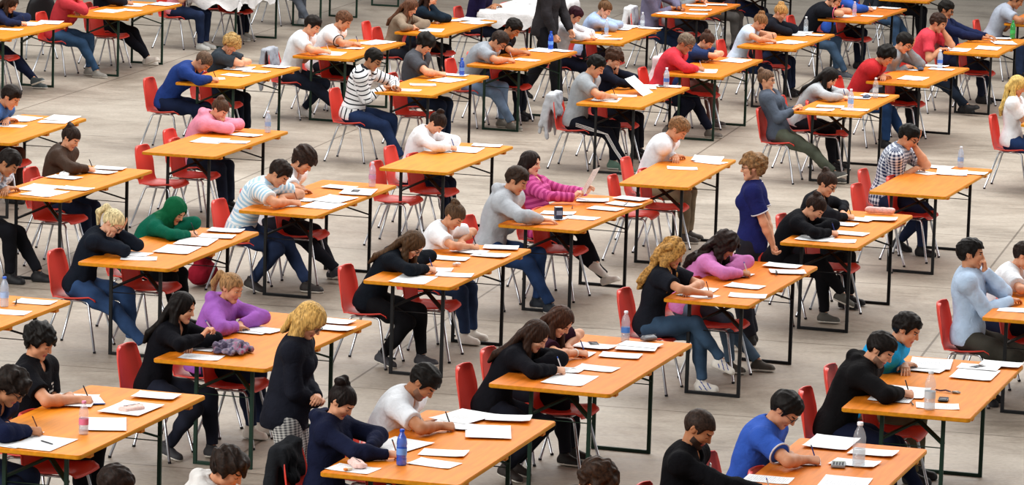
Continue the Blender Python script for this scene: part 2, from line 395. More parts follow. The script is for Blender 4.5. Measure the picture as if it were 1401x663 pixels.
def grid(P,J,fine,coarse,lo,hi,head=True,hands=True):
    Hc=J['Hc']; fx,fy,fz=[],[],[]
    if head:
        r=.135*P['s']; fx.append((Hc[0]-r,Hc[0]+r,fine)); fy.append((Hc[1]-r*.8,Hc[1]+r*.8,fine)); fz.append((Hc[2]-r,Hc[2]+r,fine))
    if hands:
        for W,(d,n) in zip(J['wr'],J['hd']):
            for ax,fl in ((0,fx),(1,fy),(2,fz)):
                a,b=W[ax],W[ax]+d[ax]*.19; e=.05; fl.append((min(a,b)-e,max(a,b)+e,fine*1.1))
    return Field(axis(lo[0],hi[0],coarse,fx),axis(lo[1],hi[1],coarse,fy),axis(lo[2],hi[2],coarse,fz))
def bounds(J,m):
    q=np.array([J['pel'],J['Hc'],*J['sp'],*J['sh'],*J['el'],*J['wr'],*J['hip'],*J['kn'],*J['an'],*[a+f*.2 for a,f in zip(J['an'],J['ft'])],*[w+d[0]*.2 for w,d in zip(J['wr'],J['hd'])]])
    return q.min(0)-m,q.max(0)+m
def weave(me,v,J,s):
    """cloth coordinates: along the nearest bone, and around it"""
    segs=[]; sp=J['sp']; y=J['TR'][:,1]; u=0
    for a,b in zip(sp[:-1],sp[1:]): segs.append((a,b,u,.13,y)); u+=np.linalg.norm(b-a)
    for S,E,W in zip(J['sh'],J['el'],J['wr']):
        segs.append((S,E,.2,.05,None)); segs.append((E,W,.2+np.linalg.norm(E-S),.04,None))
    for H,K,A in zip(J['hip'],J['kn'],J['an']): segs.append((H,K,0,.08,None)); segs.append((K,A,.42,.05,None))
    best=np.full(len(v),9.); U=np.zeros(len(v)); W_=np.zeros(len(v))
    for a,b,u0,r,yy in segs:
        d=b-a; L=np.linalg.norm(d); h=((v-a)@d)/(L*L); hc=np.clip(h,-.15,1.1); q=v-a-hc[:,None]*d; n=np.linalg.norm(q,axis=1); m=n-r<best
        best[m]=(n-r)[m]; U[m]=(u0+h*L)[m]
        if yy is not None: W_[m]=(q@yy)[m]
        else:
            e1=unit(np.cross(d,V(.3,.2,.9))); e2=unit(np.cross(d,e1)); W_[m]=(np.arctan2(q@e2,q@e1)*.055)[m]
    at=me.attributes.new('weave','FLOAT_VECTOR','POINT'); at.data.foreach_set('vector',np.stack([U+10,W_+10,U*0],1).astype(np.float32).ravel())
def cloth(name,P,J,F,mats,root,pat=False,sole=None):
    v,f=F.mesh()
    if len(v)==0: return None
    me=npmesh(name,v,f)
    if pat: weave(me,v,J,P['s'])
    for m in mats: me.materials.append(m)
    return reg(link(name,me,root))
TOPNAME={'tee':'t_shirt','sweater':'sweater','hoodie':'hooded_sweatshirt','blazer':'blazer','polo':'polo_shirt','jacket':'jacket','shirt':'shirt'}
def make_person(P,fine,coarse,seed):
    J=pose(P); g=prims(P,J); s=P['s']; f=P['sex']=='f'; st=P.get('stand',0)
    HL,HS,HA,hs=headprims(P,J); Hc,HR=J['Hc'],J['HR']
    lo,hi=bounds(J,.17)
    # --- body, one surface
    F=grid(P,J,fine,coarse,lo,hi)
    for pr in g['torso']+g['neck']: F.add(pr,-.010)
    for i in range(2):
        for pr in g['leg'][i]+g['foot'][i]: F.add(pr,-.012)
        for pr in g['arm'][i]: F.add(pr,0)
    for pr in HL: F.add(pr)
    for pr in HS: F.add(pr,sub=True)
    for pr in HA: F.add(pr)
    for i in range(2):
        for pr in g['hand'][i][0]: F.add(pr)
    v,fa=F.mesh(); me=npmesh('person',v,fa)
    sk=skin(P.get('skin',(seed*7)%3 if not f else (0,3,0)[seed%3]))
    mats=[sk,plain('lips','#b0605a',.45),hairmat(P['hc'] if P['hair']!='hijab' else '#2a1c14'),plain('eye_white','#bfb6ad',.3),plain('iris','#2a1a12',.25),plain('stubble','#8a6a58' if P.get('stubble')==1 else '#3a2a22',.8)]
    for m in mats: me.materials.append(m)
    c=(v[fa].mean(1)-Hc)@HR/hs; x,y,z=c.T; ay=np.abs(y); mi=np.zeros(len(fa),np.int32)
    front=(x>.05)&(ay<.075)
    if P.get('stubble'):
        mi[(x>.012)&(x<.12)&(ay<.08)&(z<-.05-.25*(x-.06))&(z>-.118)&((z>-.088)|(x>.04))&~((z>-.075)&(ay<.02)&(z<-.05)&(P['stubble']==1))]=5
    mi[front&(z<-.055)&(z>-.077)&(ay<.0225)&(x>.07)]=1
    mi[front&(z>.017)&(z<.0265)&(ay>.013)&(ay<.047)&(x>.06)]=2
    ey=front&(np.abs(z-.0015)<.0045)&(np.abs(ay-.031)<.012)&(x>.06)
    mi[ey]=3 if P['hp']<28 else 0
    if P['hp']<28: mi[ey&(np.abs(ay-.031)<.006)]=4
    mi[front&(z>(.0045 if P['hp']<28 else -.008))&(z<(.010 if P['hp']<28 else -.0035))&(np.abs(ay-.031)<.015)&(x>.06)]=2
    me.polygons.foreach_set('material_index',mi)
    root=link('person',me); tag(root,P['label'],'person',P.get('group','students sitting the exam'))
    root.location=(P['o'][0],P['o'][1],0); root.rotation_euler=(0,0,radians(P['ang']))
    # --- trousers
    cl=coarse
    blo=np.minimum(np.min(J['hip']+J['kn']+J['an'],axis=0),J['pel'])-.2; bhi=np.maximum(np.max(J['hip']+J['kn']+J['an'],axis=0),J['sp'][1])+.15
    F=Field(axis(blo[0],bhi[0],cl,[]),axis(blo[1],bhi[1],cl,[]),axis(max(blo[2],.01),bhi[2],cl,[]))
    wu=unit(J['sp'][1]-J['sp'][0]); wp=J['sp'][0]+wu*.1*s
    for pr in g['torso'][:2]: F.add(pr,.006,clip=[(wp,wu)])
    loose=P.get('loose',.006)
    for i in range(2):
        K,A=J['kn'][i],J['an'][i]; ad=unit(A-K); hem=A-ad*(.16*s if P.get('crop') else .015)
        for j,pr in enumerate(g['leg'][i]): F.add(pr,loose+(.004 if j==2 else 0),clip=[(hem,ad)] if j>=2 else ())
        if loose>.012: F.add(('rc',K,A,.065*s,.07*s,.03),.0,clip=[(hem,ad)])
    F.wrinkle(.006,seed+5,(18,45))
    pm=patterned(*P['pantpat']) if P.get('pantpat') else jeans(P['pc'])
    pn='jeans' if P['pc'][1] in '3456' and not P.get('pantpat') else 'trousers'
    cloth(pn,P,J,F,[pm],root,pat=bool(P.get('pantpat')))
    if P.get('sidestripe'):
        bm=bmesh.new()
        for i,sg in ((0,-1),(1,1)):
            for k in (-.016,0,.016):
                H,K,A=J['hip'][i],J['kn'][i],J['an'][i]
                tube(bm,[H+(K-H)*.1+V(0,sg*.097,k),H+(K-H)*.5+V(0,sg*.087,k),K+V(.0+k,sg*.07,0),K+(A-K)*.5+V(k,sg*.06,0),A+V(k,sg*.05,.03)],.0045,6)
        part('side_stripe',bm,plain('white_trim','#e8e8e8',.7),root)
    # --- shoes
    for i in range(2):
        A,Fd=J['an'][i],J['ft'][i]; up=unit(V(0,0,1)-Fd*Fd[2]); lat=np.cross(up,Fd); hgt=.085
        R=np.stack([Fd,lat,up],1); l=s
        F=Field(axis(-.1,.2,max(fine,.006),[]),axis(-.06,.06,max(fine,.006),[]),axis(-.095,.07,max(fine,.006),[]))
        for pr in (('rc',V(-.035,0,-.045),V(.03,0,-.05),.04,.04,.02),('rc',V(.03,0,-.05),V(.115,.0,-.062),.042,.034,.03),('rc',V(-.012,0,-.05),V(-.012,0,.012),.04,.042,.02),('rc',V(-.02,0,-.075),V(.11,0,-.075),.042,.044,.02)):
            F.add(pr)
        F.cut(lambda X,Y,Z: np.maximum(-.083-Z+0*X,Z-.018+X*.15))
        v,fa=F.mesh(); c=v[fa].mean(1); me=npmesh('shoe',v@R.T*l+A,fa)
        me.materials.append(plain('shoe_leather',P['sc'],.6,noise=.1)); me.materials.append(plain('rubber_sole','#d9d5cc' if P['sc']!='#17171b' else '#2c2c2e',.8)); me.materials.append(plain('shoe_stripe','#2a4a9a',.6))
        m2=(c[:,2]<-.066).astype(np.int32)
        if P.get('stripe'): m2[(c[:,2]>-.066)&(np.abs(np.abs(c[:,1])-.03)<.02)&(np.abs(np.sin((c[:,0]+c[:,2]*.8)*70))<.3)&(c[:,0]>-.02)&(c[:,0]<.09)]=2
        me.polygons.foreach_set('material_index',m2); reg(link('shoe',me,root))
    # --- top
    top=P['top']; off={'tee':.015,'polo':.016,'sweater':.018,'shirt':.02,'hoodie':.023,'blazer':.022,'jacket':.026}[top]
    tlo=np.min(J['sp']+J['sh']+J['el']+J['wr'],axis=0)-.2; thi=np.max(J['sp']+J['sh']+J['el']+J['wr'],axis=0)+.16
    F=Field(*[axis(tlo[a],thi[a],cl,[]) for a in range(3)])
    hp_=J['sp'][0]-wu*((.07 if P.get('longtop') else .06 if top!='blazer' else .09)*s)
    for j,pr in enumerate(g['torso']): F.add(pr,off+(.008 if j<2 else 0),clip=[(hp_,-wu)] if j<3 else ())
    if P.get('longtop'): F.add(('rc',J['sp'][0]-wu*.07*s,J['sp'][1],.13*s,.11*s,.06),.03,clip=[(hp_,-wu)])
    short=top in('tee','polo') or P.get('short')
    for i in range(2):
        S,E,W=J['sh'][i],J['el'][i],J['wr'][i]; a=g['arm'][i]
        if P.get('sleeveless'): continue
        if short:
            ad=unit(E-S); e=S+(E-S)*.68; F.add(('rc',S,E,.056*s,.052*s,.02),off+.004,clip=[(e,ad)])
            if P.get('trim'): pass
        else:
            ad=unit(W-E); e=W-ad*(.05 if P.get('pushup') else .0)
            for j,pr in enumerate(a): F.add(pr,off*(.9 if j<2 else .75),clip=[(e,ad)] if j else ())
    F.wrinkle(.0065 if top not in('tee','polo','shirt') else .005,seed,(14,38))
    nk=unit(J['Hc']-J['sp'][3])
    F.add(('rc',J['sp'][3]-nk*.005,J['sp'][3]+nk*.12,.056*s,.062*s,.012),sub=True)
    if top in('tee','sweater') : F.add(('el',J['sp'][3]+J['TR']@V(.085,0,-.015)*s,V(.055,.05 if not f else .06,.05 if not f else .075)*s,J['TR'],.012),sub=True)
    if top=='hoodie' and P.get('hair')!='hijab':
        up=unit(J['sp'][3]-J['sp'][2]); TR=J['TR']; pts=[J['sp'][3]+TR@V(*q)*s for q in ((.075,-.05,-.03),(.01,-.078,.005),(-.065,-.075,.025),(-.105,0,.015),(-.065,.075,.025),(.01,.078,.005),(.075,.05,-.03))]
        for a,b,ra,rb in zip(pts[:-1],pts[1:],(.016,.026,.042,.052,.042,.026),(.026,.042,.052,.042,.026,.016)): F.add(('rc',a,b,ra*s,rb*s,.015))
    if top in('polo','shirt','blazer','jacket') or (P.get('collar')):
        TR=J['TR']; rr=.062*s
        pts=[J['sp'][3]+TR@V(-.0+.07*cos(t),.066*sin(t),.012-.03*max(0,cos(t)))*s for t in np.linspace(.35,2*pi-.35,11)]
        for a,b in zip(pts[:-1],pts[1:]): F.add(('rc',a,b,.014*s,.014*s,.006)); F.add(('rc',a+nk*.02,b+nk*.02,.009*s,.009*s,.006))
    pat=True
    if P.get('plaid'): tm=patterned(P['tc'],P['plaid'],'plaid',.032)
    elif P.get('stripes'): tm=patterned(P['tc'],P['stripes'][0],'stripe',P['stripes'][1],P['stripes'][2] if len(P['stripes'])>2 else .5)
    else: tm=fabric(P['tc'],rough=.55 if P['tc']=='#4a3a31' else .85); pat=False
    cloth(TOPNAME[top],P,J,F,[tm],root,pat)
    tr=P.get('trim')
    if tr:
        bm=bmesh.new()
        for i in range(2):
            S,E=J['sh'][i],J['el'][i]; 
            if not short: S,E=J['el'][i],J['wr'][i]
            d=unit(E-S); c=S+(E-S)*(.67 if short else .97); r=(.053*s+off+.008)
            e1=unit(np.cross(d,V(.2,.3,.9))); e2=np.cross(d,e1)
            pts=[c+(e1*cos(t)+e2*sin(t))*r for t in np.linspace(0,2*pi,25)]; tube(bm,pts,.006,6,cap=False)
        pts=[J['sp'][3]+nk*.022+J['TR']@V(.07*cos(t),.066*sin(t),.012-.03*max(0,cos(t)))*s for t in np.linspace(.35,2*pi-.35,16)]
        tube(bm,pts,.0105,6); part('trim',bm,plain('knit_trim',tr,.8),root)
    # --- hair
    make_hair(P,J,root,fine,seed,hs)
    if P.get('glasses'):
        bm=bmesh.new(); at=lambda *q: Hc+HR@(V(*q)*hs)
        for y in (-1,1):
            tube(bm,[at(.099-.004*abs(cos(t)),y*.031+.021*cos(t),.0+.015*sin(t)) for t in np.linspace(0,2*pi,21)],.0022,6,cap=False)
            tube(bm,[at(.094,y*.052,.004),at(.05,y*.077,.006),at(-.012,y*.082,.004),at(-.03,y*.082,-.012)],.002,6)
        tube(bm,[at(.098,-.011,.003),at(.103,0,.006),at(.098,.011,.003)],.002,6)
        part('glasses',bm,plain('glasses_frame','#1c1a1c',.35),root)
    if P.get('bracelet'):
        bm=bmesh.new(); W,E=J['wr'][0],J['el'][0]; d=unit(W-E); c0=W-d*.02; e1=unit(np.cross(d,V(.2,.3,.9))); e2=np.cross(d,e1); r=.034 if not short else .031
        tube(bm,[c0+(e1*cos(t)+e2*sin(t))*r*s for t in np.linspace(0,2*pi,17)],.006,6,cap=False); part('bracelet',bm,plain('white_bead','#e9e4de',.5),root)
    if P.get('chest'):
        chest_mark(P,J,root,P['chest'])
    if P.get('chesttext'): chest_text(P,J,root)
    P['_J']=J; P['_grip']=[h[1] for h in g['hand']]
    return root
def chest_pt(J,s,y,u,out):
    sp=J['sp']; TR=J['TR']; p=sp[2]+(sp[3]-sp[2])*u
    return p+TR@V(out,y,0)
def chest_mark(P,J,root,col):
    bm=bmesh.new(); s=P['s']; sp=J['sp']; TR=J['TR']; rs=random.Random(3)
    for r in range(3):
        for k in range(4):
            if rs.random()<.3: continue
            y=-.05+.03*k; q=[]
            for dy,du in ((0,0),(.022,0),(.022,.09),(0,.09)): q.append(bm.verts.new(sp[2]+(sp[3]-sp[2])*(-.25+.16*r+du)+TR@V(.118*s+.026-.5*(y+dy)**2*4,y+dy,0)))
            bm.faces.new(q)
    part('chest_print',bm,plain('shirt_print',col,.8),root,smooth=False)
def chest_text(P,J,root):
    """blocky white capitals across the chest, each a few strokes"""
    bm=bmesh.new(); s=P['s']; sp=J['sp']; TR=J['TR']; up=unit(sp[3]-sp[2]); c=sp[2]+up*.05
    G={'B':['11','11.','1','1'],'M':0}
    def stroke(y0,z0,y1,z1):
        pt=lambda y,z: c+up*z+TR@V((.15-2.6*y*y)*s+.018,y,0)
        n=6; P_=[pt(y0+(y1-y0)*i/n,z0+(z1-z0)*i/n) for i in range(n+1)]
        tube(bm,P_,.006,6)
    def let(y,st,w=.045,h=.06):
        for a,b,e,d in st: stroke(y-a*w,b*h-.03,y-e*w,d*h-.03)
    let(.09,[(0,0,0,1),(0,1,.7,1),(.7,1,.7,.55),(.7,.5,0,.5),(.7,.5,.8,0),(.8,0,0,0)])
    let(.025,[(0,0,0,1),(0,1,.5,.4),(.5,.4,1,1),(1,1,1,0)],w=.055)
    let(-.045,[(0,0,0,1),(0,1,.5,.4),(.5,.4,1,1),(1,1,1,0)],w=.055)
    let(-.115,[(0,1,.8,1),(.4,1,.4,0)])
    part('chest_lettering',bm,plain('white_trim','#e8e8e8',.7),root)
def make_hair(P,J,root,fine,seed,hs):
    st=P['hair']; Hc,HR=J['Hc'],J['HR']; sp=J['sp']; TR=J['TR']; s=P['s']; h=max(fine*.95,.005)
    at=lambda x,y,z: Hc+HR@(V(x,y,z)*hs)
    pts=[at(a,b,c) for a in(-.15,.13) for b in(-.12,.12) for c in(-.14,.16)]; strands=[]
    rs=np.random.RandomState(seed+11)
    back=-TR[:,0]; longish=st in('long','longcurl')
    if longish:
        curl=st=='longcurl'; L=P.get('hl',1.); bent=P['lean']>34 and not curl; r0=.034 if curl else .027
        for k,y in enumerate((-.075,-.045,-.015,.015,.045,.075)):
            p0=at(-.06-.03*(1-abs(y)/.08),y,.03); p1=at(-.085-.02*(1-abs(y)/.08),y*1.05,-.07)
            p2=sp[3]+TR@V(-.085,y*1.25,-.03)*s; p3=sp[3]+(sp[2]-sp[3])*.75*L+TR@V(-.125,y*1.35,0)*s; p4=sp[2]+(sp[1]-sp[2])*.25*L+TR@V(-.135,y*1.2,0)*s
            if bent:
                p2=sp[3]+TR@V(-.05,y*1.3,.02)*s; p3=sp[3]+(sp[2]-sp[3])*.45+TR@V(-.105,y*1.35,0)*s; p4=sp[3]+(sp[2]-sp[3])*.8+TR@V(-.115,y*1.1,0)*s
            r1=r0*(.5+.5*rs.rand()); 
            for a,b,ra,rb in ((p0,p1,r0,r0*1.1),(p1,p2,r0*1.1,r0*1.1),(p2,p3,r0*1.1,r0*.95),(p3,p4,r0*.95,r0*.45)): strands.append((a,b,ra,rb))
        for sg in (-1,1):   # locks in front of the shoulder hang straight down
            for q,(x,y) in enumerate(((.0,.079),(-.03,.084))):
                p0=at(x,sg*(y-.012),.06); p1=at(x-.012,sg*y,-.02); p2=p1+V(-.005,sg*.012,-.10); p3=p2+V(.0,sg*.005,-.12*L); p4=p3+V(.005,0,-.07*L)
                if p3[2]<.85: p3[2]=max(p3[2],.84); p4=p3+V(.02,0,0)
                rr=.022 if not curl else .03
                for a,b,ra,rb in ((p0,p1,rr*.9,rr),(p1,p2,rr,rr),(p2,p3,rr,rr*.9),(p3,p4,rr*.9,rr*.45)): strands.append((a,b,ra,rb))
    elif st=='bob':
        for sg in (-1,1):
            for x,y,l,r in ((.012,.074,.2,.022),(-.015,.08,.2,.026),(-.05,.072,.2,.028)):
                p0=at(x,sg*(y-.016),.055); p1=at(x-.005,sg*(y+.006),-.03); d=unit(HR@V(0,0,-1)*.55+V(0,0,-.8)); p2=p1+d*l*.55; p3=p2+d*l*.35+HR@V(.02,-sg*.01,0)
                for a,b,ra,rb in ((p0,p1,r,r*1.1),(p1,p2,r*1.1,r*1.05),(p2,p3,r*1.05,r*.5)): strands.append((a,b,ra,rb))
        for y in (-.04,0,.04):
            p0=at(-.085,y,.03); p1=at(-.1,y,-.06); p2=p1+unit(HR@V(-.1,0,-1)+V(0,0,-.3))*.12
            for a,b,ra,rb in ((p0,p1,.03,.032),(p1,p2,.032,.018)): strands.append((a,b,ra,rb))
        for y in (-.05,-.03,-.01,.012,.03): strands.append((at(.03,y*.5+.0,.105),at(.082,y*1.1,.05),.014,.008))
    elif st=='pony':
        p0=at(-.1,0,.06); p1=at(-.15,0,.055); p2=p1+HR@V(-.035,0,-.06)+V(0,0,-.03); p3=p2+V(-.01,.01,-.12)
        for a,b,ra,rb in ((p0,p1,.02,.026),(p1,p2,.026,.027),(p2,p3,.027,.008)): strands.append((a,b,ra,rb))
    elif st=='bun':
        big=P.get('curl'); c=at(-.085,0,.1) if not big else at(-.09,0,.105); r=.04 if not big else .052
        for k in range(9):
            d=rs.randn(3); d/=np.linalg.norm(d); strands.append((c+d*r*.35,c+d*r*.55,r*.55,r*.5))
    for a,b,ra,rb in strands: pts+= [a-ra,a+ra,b-rb,b+rb]
    pts=np.array(pts); lo,hi=pts.min(0)-.03,pts.max(0)+.03
    if hi[0]-lo[0]>.5 or hi[2]-lo[2]>.45: h*=1.25
    F=Field(axis(lo[0],hi[0],h,[]),axis(lo[1],hi[1],h,[]),axis(lo[2],hi[2],h,[]))
    t={'short':.015,'buzz':.007,'shaggy':.024,'curly':.028,'long':.014,'longcurl':.026,'bun':.01,'pony':.009,'bob':.018,'hijab':.02}[st]
    F.add(('el',at(-.012,0,.022),V(.1,.077,.093)*hs,HR,.01),t)
    if st in('shaggy','short') : F.add(('el',at(.012,0,.088),V(.055,.055,.022)*hs,HR,.02),t*.6)
    if st=='hijab':
        F.add(('el',at(-.012,0,-.04),V(.085,.076,.088)*hs,HR,.03),.014)
        F.add(('rc',at(-.02,0,-.08),sp[3]+TR@V(.02,0,-.02),.075*s,.10*s,.05)); 
        for S in J['sh']: F.add(('rc',sp[3],S*.6+sp[3]*.4,.085*s,.07*s,.05),.012)
        F.add(('rc',sp[3]+TR@V(.05,0,-.03),sp[2]+TR@V(.1,0,.06),.07*s,.06*s,.05),.01)
    iR=HR.T/hs
    def loc(X,Y,Z):
        X,Y,Z=X-Hc[0],Y-Hc[1],Z-Hc[2]; return (iR[0,0]*X+iR[0,1]*Y+iR[0,2]*Z,iR[1,0]*X+iR[1,1]*Y+iR[1,2]*Z,iR[2,0]*X+iR[2,1]*Y+iR[2,2]*Z)
    if st=='hijab':
        def cutf(X,Y,Z):
            x,y,z=loc(X,Y,Z); e=np.sqrt(((y)/.066)**2+((z+.016)/.086)**2)-1; return -np.maximum(e*.06,.022-x)*hs
    else:
        XS=[-.2,-.10,-.055,-.038,-.030,.012,.018,.030,.046,.062,.2]
        ZS={'short':[-.065,-.065,-.05,-.03,.026,.03,-.012,-.008,.05,.07,.075],'buzz':[-.055,-.055,-.045,-.03,.024,.03,.0,.005,.05,.07,.075],'shaggy':[-.08,-.08,-.07,-.05,-.01,-.01,-.03,-.02,.03,.05,.055],
            'curly':[-.08,-.08,-.07,-.05,.0,.0,-.03,-.02,.03,.055,.06],'bun':[-.06,-.05,-.035,-.03,.02,.02,-.012,.0,.045,.066,.07],'pony':[-.06,-.05,-.035,-.03,.02,.02,-.012,.0,.045,.068,.072]}.get(st)
        def cutf(X,Y,Z):
            x,y,z=loc(X,Y,Z); ay=np.abs(y)
            if ZS is None:
                zt=.078 if st!='bob' else .06
                e=(np.sqrt((y/.06)**2+((z-(zt-.105))/.105)**2)-1)*.06
                hole=np.maximum(e,.022-x)
                under=np.maximum(z+.07,-.05-x)
                return -np.minimum(hole,under)*hs
            zm=np.interp(x-.10*np.clip(ay-.045,0,.04),XS,ZS); F.D=(F.D+(t+.003)*(1-np.clip((z-zm)/(.04 if st in('short','buzz') else .028),0,1)**.7)).astype(np.float32)
            return (zm-.02-z)*hs*.8
    F.cut(cutf)
    for a,b,ra,rb in strands: F.add(('rc',a,b,ra,rb,.012 if st!='longcurl' else .018))
    # lock relief
    m=np.abs(F.D)<.03; i,j,k=np.nonzero(m); p=np.stack([F.x[i],F.y[j],F.z[k]],1)
    amp,fr={'short':(.0032,120),'buzz':(.0012,120),'shaggy':(.008,70),'curly':(.009,75),'long':(.0035,75),'longcurl':(.010,62),'bun':(.003,80),'pony':(.0025,90),'bob':(.004,70),'hijab':(.004,28)}[st]
    w=0
    if st in('long','bob','pony','bun'):
        q=(p-Hc)@HR; az=np.arctan2(q[:,1],q[:,0]+.02); hz=p[:,2]
        for n in range(4): w=w+np.sin(az*(9+5*n)+rs.uniform(0,6)+1.2*np.sin(hz*18+rs.uniform(0,6)))+.7*np.sin(p[:,1]*fr*(1+.3*n)+3*np.sin(hz*9+n))
        w=w/4
    else:
        for n in range(5):
            d=rs.randn(3); d/=np.linalg.norm(d); w=w+np.sin(p@d*fr*rs.uniform(.7,1.4)+rs.uniform(0,6)+2*np.sin(p@rs.randn(3)*25))
        w=w/2.2
    F.D[m]+=(w*amp).astype(np.float32)
    v,fa=F.mesh()
    if len(v)==0: return
    nm='headscarf' if st=='hijab' else 'hair'
    me=npmesh(nm,v,fa); me.materials.append(fabric(P['hc'],rough=.7) if st=='hijab' else hairmat(P['hc'],st in('curly','longcurl','short','shaggy','buzz')))
    reg(link(nm,me,root))
# ---------------------------------------------------------------- layout, metres and degrees
CAM=[5543.553415, 6.129076, 0.15422, 0.030635]
TABLES={
1:[-6.265, 49.182, 15.95, 0.72],
2:[-5.113, 52.102, 15.8, 0.778],
3:[-3.114, 45.004, 15.55, 0.755],
4:[-2.918, 39.127, 15.7, 0.77],
5:[-4.977, 39.653, 13.81, 0.72],
6:[-2.015, 48.094, 16.54, 0.722],
7:[-0.938, 44.708, 16.4, 0.713],
8:[-0.949, 51.195, 17.77, 0.672],
10:[0.065, 47.693, 17.92, 0.716],
11:[1.287, 50.802, 15.51, 0.663],
12:[2.468, 54.545, 16.92, 0.718],
13:[1.365, 44.199, 16.64, 0.744],
14:[2.387, 47.389, 16.63, 0.699],
15:[3.46, 50.771, 18.3, 0.74],
16:[4.721, 54.635, 19.28, 0.712],
17:[6.039, 50.836, 17.57, 0.7],
18:[4.789, 47.193, 19.61, 0.734],
19:[3.752, 44.072, 17.0, 0.737],
21:[-4.046, 35.956, 16.49, 0.72],
22:[-2.768, 32.327, 15.79, 0.797],
23:[-4.011, 28.595, 17.0, 0.78],
24:[-1.738, 35.452, 17.14, 0.745],
25:[-0.643, 38.505, 16.72, 0.697],
26:[-0.479, 31.853, 17.23, 0.747],
27:[0.581, 35.053, 19.12, 0.758],
28:[1.647, 37.984, 14.99, 0.675],
29:[1.875, 31.412, 18.44, 0.705],
30:[2.974, 34.551, 18.13, 0.69],
31:[4.079, 37.887, 18.1, 0.748],
32:[-1.709, 28.119, 17.92, 0.87],
33:[-2.68, 24.993, 16.68, 0.86],
34:[-0.283, 24.471, 16.33, 0.912],
35:[0.71, 27.567, 17.43, 0.891],
36:[3.152, 27.086, 16.45, 0.897],
37:[2.121, 23.921, 17.0, 0.86],
38:[4.374, 31.004, 17.0, 0.72],
50:[-3.886, 55.841, 17.0, 0.72],
51:[-2.872, 59.164, 17.0, 0.72],
53:[-1.835, 62.593, 17.0, 0.72],
39:[0.171, 54.495, 17.0, 0.72],
40:[3.588, 57.845, 17.0, 0.72],
20:[5.841, 57.885, 17.0, 0.72],
52:[7.288, 54.803, 17.0, 0.72],
41:[6.17, 43.518, 17.0, 0.72],
}
GREEN=[1, 2, 3, 6, 10, 14, 32, 33, 34, 35, 36, 37, 50, 51, 53]
